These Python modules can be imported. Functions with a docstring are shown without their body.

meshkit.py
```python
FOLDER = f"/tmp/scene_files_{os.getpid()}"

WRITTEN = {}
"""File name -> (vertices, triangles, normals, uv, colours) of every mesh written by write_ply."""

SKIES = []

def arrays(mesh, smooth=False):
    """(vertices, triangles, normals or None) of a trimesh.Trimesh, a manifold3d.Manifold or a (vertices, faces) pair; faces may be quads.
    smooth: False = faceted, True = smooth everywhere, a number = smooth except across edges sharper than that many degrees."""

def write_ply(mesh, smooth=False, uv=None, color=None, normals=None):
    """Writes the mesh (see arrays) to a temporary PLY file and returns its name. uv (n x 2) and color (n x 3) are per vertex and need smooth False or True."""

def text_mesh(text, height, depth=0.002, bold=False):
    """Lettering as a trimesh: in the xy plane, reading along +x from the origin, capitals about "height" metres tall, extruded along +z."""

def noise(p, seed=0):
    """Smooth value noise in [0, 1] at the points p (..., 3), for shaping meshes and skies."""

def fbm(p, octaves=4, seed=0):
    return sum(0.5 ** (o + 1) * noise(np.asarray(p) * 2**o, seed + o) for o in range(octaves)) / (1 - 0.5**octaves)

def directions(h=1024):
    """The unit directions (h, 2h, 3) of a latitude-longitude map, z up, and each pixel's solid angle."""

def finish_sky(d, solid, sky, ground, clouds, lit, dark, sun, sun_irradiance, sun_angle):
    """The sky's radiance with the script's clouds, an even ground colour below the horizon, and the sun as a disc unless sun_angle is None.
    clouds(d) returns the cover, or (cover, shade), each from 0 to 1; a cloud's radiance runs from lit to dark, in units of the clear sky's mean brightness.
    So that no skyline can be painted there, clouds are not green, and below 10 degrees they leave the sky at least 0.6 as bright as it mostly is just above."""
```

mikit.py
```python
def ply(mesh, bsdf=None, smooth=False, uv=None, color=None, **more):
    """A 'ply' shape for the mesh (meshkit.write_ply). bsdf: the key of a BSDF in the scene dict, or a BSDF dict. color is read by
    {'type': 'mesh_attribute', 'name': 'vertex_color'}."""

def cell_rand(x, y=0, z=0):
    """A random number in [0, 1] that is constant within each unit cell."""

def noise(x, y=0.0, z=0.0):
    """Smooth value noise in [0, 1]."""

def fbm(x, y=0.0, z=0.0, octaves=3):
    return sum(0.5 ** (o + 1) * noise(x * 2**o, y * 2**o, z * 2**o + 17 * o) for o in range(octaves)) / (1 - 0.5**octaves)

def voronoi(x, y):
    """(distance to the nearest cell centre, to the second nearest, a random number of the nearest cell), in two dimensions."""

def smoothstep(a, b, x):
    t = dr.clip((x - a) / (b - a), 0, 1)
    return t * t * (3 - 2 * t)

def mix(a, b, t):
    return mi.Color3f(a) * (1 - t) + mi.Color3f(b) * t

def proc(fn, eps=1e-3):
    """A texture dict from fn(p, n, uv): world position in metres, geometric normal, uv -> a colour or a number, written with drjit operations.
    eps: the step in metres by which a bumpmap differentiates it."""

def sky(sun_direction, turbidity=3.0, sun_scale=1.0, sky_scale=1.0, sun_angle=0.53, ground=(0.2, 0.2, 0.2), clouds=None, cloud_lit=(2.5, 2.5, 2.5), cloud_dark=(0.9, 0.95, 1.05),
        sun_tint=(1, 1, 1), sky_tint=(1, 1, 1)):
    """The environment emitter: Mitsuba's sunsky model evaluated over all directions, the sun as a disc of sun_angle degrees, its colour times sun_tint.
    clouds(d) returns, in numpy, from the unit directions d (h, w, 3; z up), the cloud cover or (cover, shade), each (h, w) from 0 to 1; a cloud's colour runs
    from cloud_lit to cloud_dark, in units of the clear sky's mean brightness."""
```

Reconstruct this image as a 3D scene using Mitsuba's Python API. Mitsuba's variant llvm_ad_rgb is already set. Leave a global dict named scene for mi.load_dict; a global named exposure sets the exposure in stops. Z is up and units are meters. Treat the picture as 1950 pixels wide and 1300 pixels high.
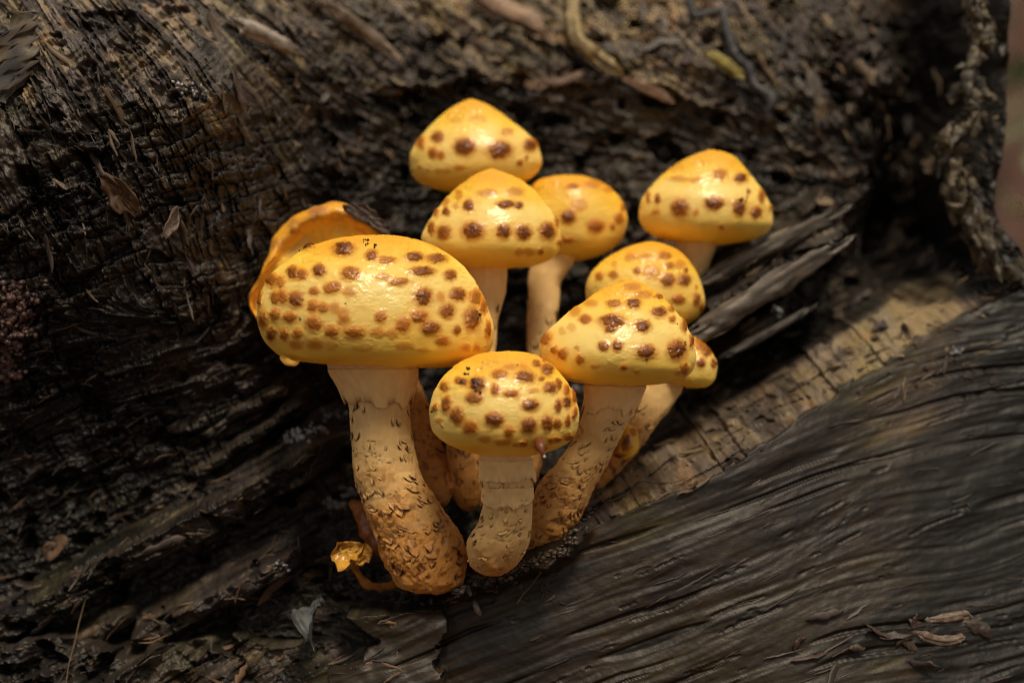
import math, random
import numpy as np
import mitsuba as mi
import mikit, meshkit
from scipy.interpolate import RBFInterpolator, LinearNDInterpolator, PchipInterpolator, RegularGridInterpolator
from scipy.ndimage import map_coordinates, gaussian_filter

T = mi.ScalarTransform4f
scene, labels = {}, {}

# ------------------------------------------------------------------ camera, sky, exposure
DIST, Z0, K = 0.60, 0.45, 0.34 / 1950          # camera distance from the plane y = 0, its height, metres per photo pixel at y = 0
scene['camera'] = {'type': 'thinlens', 'fov': 2 * math.degrees(math.atan(0.17 / DIST)), 'fov_axis': 'x',
                   'aperture_radius': 0.0064, 'focus_distance': DIST - 0.012, 'near_clip': 0.02, 'far_clip': 60.0,
                   'to_world': T().look_at(origin=[0, -DIST, Z0], target=[0, 0, Z0], up=[0, 0, 1])}
scene['sky'] = mikit.sky([0.12, -0.56, 0.90], turbidity=3, sun_scale=0.24, sky_scale=0.44, sun_angle=19, ground=(0.08, 0.06, 0.04),
                         clouds=lambda d: 1.0, cloud_lit=(1.0, 1.0, 0.99), sun_tint=(1.0, 0.995, 0.97))
exposure = 3.22
LITE = False


def at(px, py, Y=0.0):
    s = (DIST + Y) / DIST * K
    return np.stack(np.broadcast_arrays((np.asarray(px, float) - 975) * s, Y, Z0 + (650 - np.asarray(py, float)) * s), -1)


def ss(a, b, x):
    t = np.clip((x - a) / (b - a), 0, 1)
    return t * t * (3 - 2 * t)


def mixc(a, b, t):
    return np.asarray(a, float) * (1 - np.asarray(t)[..., None]) + np.asarray(b, float) * np.asarray(t)[..., None]


def fbm(p, s, octaves=4, seed=0):
    return meshkit.fbm(np.asarray(p, float) * s, octaves, seed)


def numbered(key):
    if key not in used:
        used[key] = 0
        return key
    used[key] += 1
    return f'{key}_{used[key]:03d}'


used = {}


def tag(key, label=None, category=None, group=None, kind=None):
    d = labels.setdefault(key, {})
    for k, v in (('label', label), ('category', category), ('group', group), ('kind', kind)):
        if v:
            d[k] = v
    return key


def add(name, v, f, bsdf, color=None, parent=None, smooth=True):
    key = numbered((parent + '__' if parent else '') + name)
    scene[key] = mikit.ply((v, f), bsdf, smooth=smooth, color=color)
    return key


def grid_faces(n, m, wrap=False, flip=False):
    i, j = np.meshgrid(np.arange(n - 1), np.arange(m if wrap else m - 1), indexing='ij')
    k = (j + 1) % m
    q = np.stack([i * m + j, (i + 1) * m + j, (i + 1) * m + k, i * m + k], -1).reshape(-1, 4)
    if flip:
        q = q[:, ::-1]
    return np.vstack([q[:, [0, 1, 2]], q[:, [0, 2, 3]]])


class Join:
    """Collects small meshes into one."""
    def __init__(self):
        self.v, self.f, self.c, self.n = [], [], [], 0

    def add(self, v, f, c):
        self.v.append(v); self.f.append(np.asarray(f) + self.n); self.c.append(np.broadcast_to(c, v.shape)); self.n += len(v)

    def get(self):
        return np.vstack(self.v), np.vstack(self.f), np.vstack(self.c)


# ------------------------------------------------------------------ materials
VC = {'type': 'mesh_attribute', 'name': 'vertex_color'}


def cap_bump(p, n, uv):
    return mikit.fbm(p.x * 1500, p.y * 1500, p.z * 1500, 3) * (0.3 + 1.5 * mikit.smoothstep(0.42, 0.62, mikit.fbm(p.x * 240, p.y * 240, p.z * 240, 2)))


def wood_bump(p, n, uv):
    return mikit.fbm(p.x * 1500, p.y * 900, p.z * 2200, 3)


def two(d):
    return {'type': 'twosided', 'b': d}


scene['cap_skin'] = two({'type': 'bumpmap', 'arbitrary': mikit.proc(cap_bump, 2e-4), 'scale': 0.00014, 'b': {
    'type': 'principled', 'base_color': VC, 'roughness': 0.45, 'specular': 0.35, 'clearcoat': 1.0, 'clearcoat_gloss': 0.97, 'flatness': 0.4}})
scene['scale_skin'] = two({'type': 'bumpmap', 'arbitrary': mikit.proc(cap_bump, 2e-4), 'scale': 0.0002, 'b': {
    'type': 'principled', 'base_color': VC, 'roughness': 0.42, 'specular': 0.35, 'clearcoat': 0.5, 'clearcoat_gloss': 0.9}})
scene['stem_skin'] = two({'type': 'principled', 'base_color': VC, 'roughness': 0.65, 'specular': 0.3, 'flatness': 0.3})
scene['rotten_wood'] = two({'type': 'bumpmap', 'arbitrary': mikit.proc(wood_bump, 2e-4), 'scale': 0.00007, 'b': {
    'type': 'principled', 'base_color': VC, 'roughness': 0.52, 'specular': 0.45}})
scene['chip_wood'] = two({'type': 'principled', 'base_color': VC, 'roughness': 0.55, 'specular': 0.4})
scene['crumb'] = two({'type': 'principled', 'base_color': VC, 'roughness': 0.45, 'specular': 0.5})


def soil_color(p, n, uv):
    a = mikit.fbm(p.x * 9, p.y * 9, p.z * 9, 4)
    return mikit.mix((0.05, 0.03, 0.018), (0.20, 0.11, 0.06), mikit.smoothstep(0.3, 0.7, a))


scene['soil'] = two({'type': 'diffuse', 'reflectance': mikit.proc(soil_color)})
scene['leaf_green'] = two({'type': 'diffuse', 'reflectance': {'type': 'rgb', 'value': [0.07, 0.11, 0.035]}})


# ------------------------------------------------------------------ the log: relief of its broken face, in metres, over the plane y = 0
def crossc(px, py):        # distance across the grain of the trough, in photo pixels; alongc: along it
    return (px - 975) * 0.47 + (py - 650) * 0.88


def alongc(px, py):
    return (px - 975) * 0.88 - (py - 650) * 0.47


G = 2.2
gx = np.concatenate([np.linspace(-620, -80, 46), np.arange(-70, 2020, G), np.linspace(2030, 2260, 20)])
gy = np.concatenate([np.linspace(-420, -80, 30), np.arange(-70, 1370, G), np.linspace(1380, 1700, 28)])
if LITE:
    gx, gy = gx[::2], gy[::2]
PX, PY = np.meshgrid(gx, gy)


def rbf(points, smooth=0.0):
    p = np.array(points, float)
    r = RBFInterpolator(p[:, :2] / 1000, p[:, 2:], kernel='thin_plate_spline', smoothing=smooth)
    cx, cy = np.linspace(gx[0], gx[-1], 110), np.linspace(gy[0], gy[-1], 84)
    X, Y = np.meshgrid(cx, cy)
    val = r(np.stack([X.ravel(), Y.ravel()], 1) / 1000).reshape(84, 110, -1)
    out = []
    for k in range(val.shape[-1]):
        out.append(map_coordinates(val[..., k], [(PY - cy[0]) / (cy[1] - cy[0]), (PX - cx[0]) / (cx[1] - cx[0])], order=3, mode='nearest'))
    return out


def n2(x, y, seed=0, octaves=3):
    return meshkit.fbm(np.stack([x, y, np.zeros_like(x)], -1), octaves, seed)


wall_points = [(-400, -300, 90), (0, -300, 80), (400, -300, 100), (900, -300, 170), (1500, -300, 170), (2000, -300, 170),
    (-200, 0, 25), (0, 0, 18), (300, 0, 26), (450, 60, 42), (600, 0, 85), (900, 0, 122), (1200, 0, 125), (1500, 0, 125), (1700, 0, 120), (1900, 0, 105),
    (0, 150, 0), (250, 150, 4), (440, 170, 16), (520, 210, 48), (700, 150, 82), (1000, 140, 100), (1250, 150, 98), (1450, 190, 98), (1650, 150, 100), (1850, 200, 105),
    (-200, 400, 0), (0, 400, -4), (250, 400, 2), (450, 400, 28), (600, 350, 62), (800, 300, 95), (1100, 260, 103), (1350, 270, 104), (1550, 290, 102), (1700, 300, 105),
    (-200, 700, 20), (0, 700, 18), (300, 650, 22), (500, 600, 45), (700, 650, 80), (900, 600, 98), (1100, 500, 98), (1300, 420, 92), (1500, 360, 95), (1700, 400, 95), (1850, 500, 80),
    (0, 1000, 45), (300, 880, 42), (500, 800, 52), (700, 800, 72), (900, 800, 85), (1050, 800, 80), (-200, 1000, 45),
    (1200, 760, 75), (1400, 640, 82), (1600, 540, 78), (1750, 480, 72), (1950, 400, 72),
    (0, 1200, 40), (300, 1150, 40), (600, 1050, 45), (600, 1250, 30), (300, 1400, 28), (800, 1000, 55), (1000, 950, 55), (1200, 950, 50), (1500, 900, 50), (1800, 800, 50), (1900, 1300, 50), (900, 1400, 30)]
wall = rbf(wall_points, 1e-4)[0]
c, a = crossc(PX, PY), alongc(PX, PY)
wob = (n2(a / 120, c / 300, 3) - 0.5) * 22 + (n2(a / 25, c / 60, 4) - 0.5) * 9
tilt = 48 * ss(40, 950, a)              # the log turns away to the right
D = wall + tilt * ss(60, 200, c)
body = np.zeros(D.shape, int)          # 0 wall, 1 front slab face, 2 slab ledge, 3 ridges left, 4 ridges right


def union(depth, where, kind):
    global D
    m = where & (depth < D)
    D = np.where(m, depth, D)
    body[m] = kind


# the slab below the mushrooms: a front face with the grain along it, and the ledge on top of it
edge = 360 + wob + 8 * np.sin(a / 140) - 0.00002 * np.clip(a - 300, 0, None) ** 2
e2 = np.round(a / 46 + n2(a / 70, c * 0, 8) * 2)                       # blocks of the ledge's edge
edge = edge + (meshkit.noise(np.stack([e2 * 1.7, e2 * 0, e2 * 0], -1), 5) - 0.5) * 14 * ss(-200, 100, a)
face = 6 - 0.022 * (c - 360) + 6 * ss(1050, 700, PX) + tilt + 1.5 * (n2(a / 300, c / 50, 6, 2) - 0.5)
ledge = 8 + tilt + (edge - c) * 0.40 + 16 * ss(edge - 72 + 16 * (n2(a / 18, c * 0, 77) - .5), edge - 88, c) * ss(-150, 80, a) + 5 * ss(1050, 700, PX) + 2.5 * (n2(a / 30, c / 90, 7) - 0.5)
union(face, c > edge, 1)
union(ledge, (c <= edge) & (c > edge - 190), 2)
# a raised block under the largest stem, with a split in it
union(2 + 0.02 * (1140 - PY) + (n2(PX / 60, PY / 60, 9) - 0.5) * 4, (PX > 600 + 180 * n2(PX / 70, PY / 70, 3, 4)) & (PX < 815 + 70 * n2(PX / 30, PY / 30, 14, 4)) & (PY > 1142 - (PX - 700) * 0.10 + (n2(PX / 40, PY * 0, 2) - .5) * 12), 1)
# long ridges that follow the grain
for c0, w0, depth0, x0, x1, kind in ((8, 46, 22, -600, 690, 3), (150, 30, 18, 200, 640, 3), (196, 34, 10, -100, 400, 3), (110, 22, 26, -600, 330, 3), (-75, 16, 40, 300, 660, 3), (-130, 14, 40, 260, 620, 3),
                                     (74, 22, 66, 1180, 1640, 4), (112, 26, 56, 1250, 1640, 4), (30, 14, 84, 1200, 1560, 4), (182, 16, 62, 1330, 1560, 4)):
    cc = c - c0 - wob * 1.0 - (n2(a / 200, c * 0, int(c0) + 40) - 0.5) * 22
    fade = ss(x0, x0 + 80, PX) * ss(x1, x1 - 90, PX)
    prof = depth0 + np.where(cc < 0, -cc * 0.55, cc * 0.10) + (1 - fade) * 60 + 3 * (n2(a / 60, c / 14, int(c0) + 60) - 0.5)
    union(prof - (8 if kind == 4 else 0), (cc > -130) & (cc < w0) & (fade > 0.01), kind)
# chips of the ground-side rubble, lower left
union(22 - 10 * ss(1180, 1330, PY) + 14 * (n2(PX / 60, PY / 40, 12) - 0.5), (PY > 1185 + 50 * n2(PX / 90, PX * 0, 13)) & (PX < 690), 3)

# the rim of the hollow: everything above it stands proud and slopes back
rl = np.interp(PX, [380, 440, 520, 640, 760, 1000, 1200, 1450, 1500, 1600, 1700], [60, 150, 205, 160, 165, 150, 168, 222, 285, 330, 330]) + (n2(PX / 45, PX * 0, 71) - .5) * 46 + (n2(PX / 12, PY / 12, 72) - .5) * 12
union(np.interp(PX, [400, 500, 700, 1000, 1500, 1650, 1750], [44, 55, 78, 95, 96, 99, 132]) + (rl - PY) * .30 + 5 * (n2(PX / 70, PY / 40, 73) - .5), (PY < rl) & (PX > 430) & (PX < 1720), 5)

# grain direction, and relief streaked along it
ang = [(0, 0, 58), (200, 50, 50), (400, 50, 42), (100, 250, 60), (300, 250, 62), (450, 300, 72), (250, 450, 70), (450, 500, 75), (50, 480, 62), (-200, 200, 60),
       (50, 760, -18), (300, 700, -15), (350, 820, -25), (550, 700, -25), (100, 920, -30), (300, 1000, -28), (500, 900, -28), (100, 1150, -15), (300, 1200, -28), (600, 1130, -20), (600, 1260, 30),
       (700, 300, 20), (900, 400, -10), (800, 650, -25), (1000, 600, -28), (1200, 500, -28), (600, 60, 40), (800, 80, 38), (1000, 60, 35), (1200, 120, 35), (1400, 150, 38), (1600, 150, 62), (1720, 300, 75), (1500, 290, 25),
       (1500, 450, -30), (1400, 550, -28), (1700, 520, -25), (1400, 700, -30), (1200, 850, -32), (1300, 1100, -25), (1500, 1000, -20), (1700, 900, -15), (1700, 1150, -18), (1100, 1150, -30), (1000, 1250, -25), (1850, 700, -10), (1850, 1200, -10)]
cs = rbf([(x, y, math.cos(math.radians(2 * t)), math.sin(math.radians(2 * t))) for x, y, t in ang], 1e-3)
ANG = 0.5 * np.arctan2(cs[1], cs[0])
ANG = np.where((body == 1) & (c > 345), np.radians(-24) + 0.25 * (n2(PX / 160, PY / 120, 22) - 0.5) + np.radians(9) * ss(1400, 1900, PX), ANG)
ANG = np.where((body == 3) | (body == 4), np.radians(-28), ANG)
ANG = ANG + 0.35 * (n2(PX / 70, PY / 70, 21) - 0.5)

u0, u1, v0, v1 = -70, 2020, -70, 1370
UX, UY = np.meshgrid(np.arange(u0, u1, G), np.arange(v0, v1, G))
AU = RegularGridInterpolator((gy, gx), np.stack([np.cos(2 * ANG), np.sin(2 * ANG)], -1), bounds_error=False, fill_value=None)(np.stack([UY, UX], -1))
AU = 0.5 * np.arctan2(AU[..., 1], AU[..., 0])


def streak(angle, length, seed, blur):
    """White noise smeared along a direction field: wood grain that follows it."""
    h, w = angle.shape
    src = np.random.default_rng(seed).normal(size=(h, w))
    src = gaussian_filter(src, blur, mode='wrap')
    dx, dy = np.cos(angle), np.sin(angle)
    acc = src.copy()
    for sgn in (1, -1):
        x, y = np.meshgrid(np.arange(w, dtype=float), np.arange(h, dtype=float))
        for _ in range(length):
            i, j = np.clip(y, 0, h - 1).astype(int), np.clip(x, 0, w - 1).astype(int)
            x += sgn * dx[i, j]; y += sgn * dy[i, j]
            acc += src[np.clip(y, 0, h - 1).astype(int), np.clip(x, 0, w - 1).astype(int)]
    acc = gaussian_filter(acc, 0.5)
    return (acc - acc.mean()) / acc.std()


def to_grid(q):
    return map_coordinates(q, [(PY - v0) / G, (PX - u0) / G], order=1, mode='reflect')


fine = to_grid(streak(AU, 13, 1, 0.7))
long = to_grid(streak(AU, 40, 2, 1.2))
broad = to_grid(streak(AU, 36, 3, 3.5))
cross = to_grid(streak(AU + np.radians(84), 12, 4, 0.8))
cross2 = to_grid(streak(AU + np.radians(84), 22, 5, 1.6))
left = ss(820, 500, PX) * ss(1100, 850, PY)                # the left wall is checked across its grain
top = ss(230, 90, PY - 0.0 * PX) * ss(480, 640, PX)        # crumbly slope above
facem = (body == 1).astype(float)
ledgem = (body == 2).astype(float)
rough = n2(PX / 90, PY / 90, 31, 4)
lump = n2(PX / 26, PY / 26, 32, 4) - 0.5
lump2 = n2(PX / 9, PY / 9, 33, 3) - 0.5
rel = 0.55 * fine + 0.9 * long + 1.0 * broad
rel = rel * (0.55 + 0.9 * rough) * (1 + .35 * left)
rel += left * (0.7 * cross + 0.8 * cross2) * ss(0.35, 0.6, n2(PX / 130, PY / 130, 34))
rel += ledgem * 0.9 * cross2
# brown rot breaks the left wall into small blocks, each at its own depth
def blocks(d1, d2, s1, s2, seed):
    wx, wy = (n2(PX / 50, PY / 50, seed) - .5) * 34, (n2(PX / 50, PY / 50, seed + 1) - .5) * 34
    u = ((PX + wx) * math.cos(d1) + (PY + wy) * math.sin(d1)) / s1
    v = ((PX + wx) * math.cos(d2) + (PY + wy) * math.sin(d2)) / s2
    u = u + 0.8 * (meshkit.noise(np.stack([np.floor(v) * 1.37, v * 0, v * 0], -1), seed + 2))
    fu, fv = u - np.floor(u), v - np.floor(v)
    r = meshkit.noise(np.stack([np.floor(u), np.floor(v), u * 0 + seed], -1), seed + 3)
    gap = np.minimum(np.minimum(fu, 1 - fu) * s1, np.minimum(fv, 1 - fv) * s2)
    return r, gap


blk_r, blk_gap = blocks(math.radians(-24), math.radians(70), 74, 30, 300)
blk_r2, blk_gap2 = blocks(math.radians(-20), math.radians(74), 26, 16, 310)
blk = left * ss(120, 260, PY) * ss(0.36, 0.55, n2(PX / 120, PY / 120, 305)) * (body == 0)
crack = ss(1.1, 1.9, -long - 0.3 * fine)                   # deep splits along the grain
crack2 = ss(1.25, 2.0, -cross2) * left
lump = np.where(body == 4, lump * .35, lump)
ga = np.radians(-21)
fw = (n2(PX / 260, PY / 260, 42, 1) - .5) * 40 + (n2(PX / 90, PY / 60, 43, 1) - .5) * 7 - .00017 * np.clip(PX - 1250, 0, None) ** 2
fa, fc = PX * np.cos(ga) + PY * np.sin(ga), PY * np.cos(ga) - PX * np.sin(ga) + fw
calm = ss(0.35, 0.65, n2(PX / 150, PY / 110, 36))
pits = ss(0.60, 0.72, n2(PX / 55, PY / 38, 37, 4)) * (1 - facem)
D = D + rel * np.where(facem > 0, 0.05 + .06 * calm, 0.6) * (1 - .4 * blk) + crack * np.where(facem > 0, 0.7 * ss(.45, .7, calm), 3.0) + crack2 * 2.0 + lump * np.where(facem > 0, 0.5, 8.0 - 4.2 * left) + lump2 * np.where(facem > 0, 0.0, 1.8) + facem * (1.3 * (n2(fa / 500, fc / 36, 38, 1) - .5) + 0.5 * (n2(fa / 420, fc / 9, 35, 1) - .5) + 1.1 * ss(.76, .88, n2(fa / 360, fc / 14, 39, 1)) + .22 * (n2(fa / 260, fc / 5, 34, 1) - .5))
D = D + blk * ((blk_r - .5) * 6.5 + ss(2.6, 0.6, blk_gap) * 2.6 + (blk_r2 - .5) * 2.2 + ss(2.0, 0.4, blk_gap2) * 1.0) + pits * (8 - 4 * left) * (1 - ledgem * .6)
D += top * (lump * 5 + lump2 * 2)
# rotten wood heaped round the feet of the stems
foot = np.array([(745, 1100), (770, 1126), (820, 1136), (880, 1116), (905, 1100), (940, 1103), (985, 1074), (1035, 1064), (1078, 1038), (1110, 990)], float)
foot = np.concatenate([np.linspace(foot[k], foot[k + 1], 12, endpoint=False) for k in range(len(foot) - 1)])
foot = [975, 650] + (foot - [975, 650]) / 1.085
fd = np.min([(PX - fx) ** 2 + (PY - fy - 14) ** 2 for fx, fy in foot], 0)
D -= 15 * np.exp(-fd / 16 ** 2) * (.25 + 1.1 * n2(PX / 22, PY / 22, 47))
# the dark gap before the bark rim on the right, and the end of the log
spx = np.interp(PY, [-60, 80, 200, 300, 380, 430, 485, 540, 610], [1875, 1866, 1856, 1818, 1830, 1852, 1890, 1945, 2000])
D += np.where((PX > spx - 34) & (PY < 600), -(D - 62) * ss(spx - 30, spx - 8, PX) * .9 + 6 * lump, 0)
rim = 1850 + 60 * ss(250, 520, PY) + 120 * ss(480, 640, PY) + 20 * (n2(PY / 60, PY * 0, 51) - 0.5)
gap = np.exp(-((PX - (1760 + 25 * np.sin(PY / 90))) / 55) ** 2) * ss(620, 480, PY)
D += gap * 55
gap2 = np.exp(-((PX - 1900) / 40) ** 2) * ss(540, 640, PY) * (body != 1)
D += gap2 * 20
endx = 1876 + 95 * ss(380, 560, PY) + 400 * ss(540, 900, PY)
D += 1.3 * np.clip(PX - endx, 0, None) + 10 * ss(0, 12, PX - endx)
DD = D / 1000.0
S = (DIST + np.clip(gaussian_filter(wall, 12), 0, 110) / 1000) / DIST * K    # smooth spread of the face with its mean distance
V = np.stack([(np.minimum(PX, endx + .12 * (PX - endx)) - 975) * S, DD, Z0 + (650 - PY) * S], -1)

# wood colours: wet rot, weathered fibre, pale bare wood, algae, plus painted shade
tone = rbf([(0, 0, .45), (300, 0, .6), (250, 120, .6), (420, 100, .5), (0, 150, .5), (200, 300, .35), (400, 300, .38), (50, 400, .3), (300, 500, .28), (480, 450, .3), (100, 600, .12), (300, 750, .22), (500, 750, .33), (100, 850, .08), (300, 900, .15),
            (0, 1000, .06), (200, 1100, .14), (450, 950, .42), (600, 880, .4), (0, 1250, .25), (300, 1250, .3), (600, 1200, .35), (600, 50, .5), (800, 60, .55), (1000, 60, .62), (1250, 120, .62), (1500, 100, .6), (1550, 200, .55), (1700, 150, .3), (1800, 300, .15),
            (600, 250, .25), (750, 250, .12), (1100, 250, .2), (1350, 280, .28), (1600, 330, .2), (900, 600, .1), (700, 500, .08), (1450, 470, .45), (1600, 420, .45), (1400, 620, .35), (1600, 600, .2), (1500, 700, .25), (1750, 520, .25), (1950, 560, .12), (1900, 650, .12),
            (1300, 850, .5), (1600, 700, .6), (1750, 620, .65), (1150, 950, .4), (1000, 1100, .2), (1300, 1050, .26), (1500, 950, .26), (1650, 1000, .3), (1850, 900, .1), (1850, 1100, .12), (1500, 1150, .32), (1200, 1250, .26), (1000, 1250, .16), (1750, 1250, .22), (900, 950, .2), (-300, 600, .1), (2200, 600, .1)], 1e-3)[0]  # tone map also paints in the hollow's shade and falloff towards the corners
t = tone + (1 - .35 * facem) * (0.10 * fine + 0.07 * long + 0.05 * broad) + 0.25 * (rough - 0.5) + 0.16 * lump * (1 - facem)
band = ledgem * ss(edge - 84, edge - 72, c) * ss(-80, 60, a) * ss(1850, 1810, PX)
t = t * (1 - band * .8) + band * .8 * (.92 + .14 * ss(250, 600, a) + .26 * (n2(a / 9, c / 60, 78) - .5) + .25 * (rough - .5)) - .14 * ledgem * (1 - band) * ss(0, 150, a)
t = t - .10 * facem * ss(0, 300, a) + left * 0.05 * cross + .13 * (body == 4) + .24 * (body == 5) * ss(560, 760, PX) + .08 * (body == 5) + .08 * (body == 3)  # slope and ridges lightened, slab face darkened, in place of light from above
t = t + .17 * (body == 0) * ss(520, 700, PX) * ss(1500, 1300, PX) * ss(760, 600, PY) + (.17 + .08 * broad) * ss(560, 380, PX) * ss(330, 150, PY) + .05 * ss(640, 480, PX) * ss(700, 500, PY) + facem * (-.02 + .16 * (n2(fa / 380, fc / 8, 40, 1) - .5) + .14 * (n2(fa / 240, fc / 4.6, 44, 1) - .5) + .22 * (n2(fa / 420, fc / 34, 45, 1) - .5) - .13 * ss(490, 385, c) * ss(-50, 150, a) - .22 * ss(.74, .88, n2(fa / 360, fc / 14, 39, 1))) + facem * .2 * (n2(PX / 120, PY / 70, 41) - .5)  # face tone drops in a strip along the ledge's lower edge
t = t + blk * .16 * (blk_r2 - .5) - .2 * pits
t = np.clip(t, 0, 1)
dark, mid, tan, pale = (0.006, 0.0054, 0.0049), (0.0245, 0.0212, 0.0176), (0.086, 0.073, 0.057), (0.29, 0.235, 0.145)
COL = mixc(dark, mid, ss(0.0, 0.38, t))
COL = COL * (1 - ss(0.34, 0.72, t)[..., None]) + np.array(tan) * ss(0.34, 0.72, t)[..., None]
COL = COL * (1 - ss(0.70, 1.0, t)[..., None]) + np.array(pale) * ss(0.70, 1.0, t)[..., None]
hue = n2(PX / 60, PY / 60, 61, 3)
COL = COL * mixc((1.06, 0.97, 0.84), (0.97, 0.94, 1.10), ss(0.3, 0.7, hue))
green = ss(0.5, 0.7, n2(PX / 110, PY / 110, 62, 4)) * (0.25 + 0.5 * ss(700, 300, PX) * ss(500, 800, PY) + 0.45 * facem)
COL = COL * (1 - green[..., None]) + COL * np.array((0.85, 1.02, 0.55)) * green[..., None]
rust = ss(0.62, 0.78, n2(PX / 40, PY / 40, 63, 4)) * 0.5
COL = COL * (1 - rust[..., None]) + COL * np.array((1.3, 0.95, 0.65)) * rust[..., None]
COL = COL * (1 - facem[..., None]) + COL * np.array((1.30, 1.12, .82)) * facem[..., None]
fleck = ss(2.1, 2.9, fine + lump2 * 3) * 0.5 * (1 - facem)
COL = COL * (1 - fleck[..., None]) + np.array((0.22, 0.17, 0.10)) * fleck[..., None]

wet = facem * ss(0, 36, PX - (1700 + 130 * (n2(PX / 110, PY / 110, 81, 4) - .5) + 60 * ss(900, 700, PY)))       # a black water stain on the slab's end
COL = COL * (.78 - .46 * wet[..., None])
n_r, n_c = PX.shape
vf = V.reshape(-1, 3)
ff = grid_faces(n_r, n_c)
# the log's body behind its face: a rounded back that closes the block
bi = np.concatenate([np.arange(n_c), np.arange(1, n_r) * n_c + n_c - 1, (n_r - 1) * n_c + np.arange(n_c - 2, -1, -1), np.arange(n_r - 2, 0, -1) * n_c])
ring = vf[bi]
back = []
for dy, sc in ((0.16, 1.0), (0.30, 0.85), (0.40, 0.5)):
    r2 = ring.copy(); ctr = np.array([0, 0, Z0])
    r2[:, 0] = r2[:, 0] * sc; r2[:, 2] = Z0 + (r2[:, 2] - Z0) * sc; r2[:, 1] = np.maximum(ring[:, 1], 0.0) * 0.3 + dy
    back.append(r2)
b = np.vstack([ring] + back)
bc = np.full(b.shape, 0.03)
LOG = 'rotting_log'
tag(LOG, 'dark rotting log with split, streaked wood that fills the view behind the mushrooms', 'log')
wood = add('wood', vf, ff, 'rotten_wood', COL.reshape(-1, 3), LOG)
add('back', b, grid_faces(4, len(bi), True), 'rotten_wood', bc, LOG)

Dsm = gaussian_filter(DD, 3)
dinter = RegularGridInterpolator((gy, gx), np.concatenate([V, COL, Dsm[..., None], ANG[..., None]], -1), bounds_error=False, fill_value=None)
gyy, gxx = np.gradient(Dsm, gy, gx)
ninter = RegularGridInterpolator((gy, gx), np.stack([gxx / S, gyy / S], -1), bounds_error=False, fill_value=None)


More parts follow.
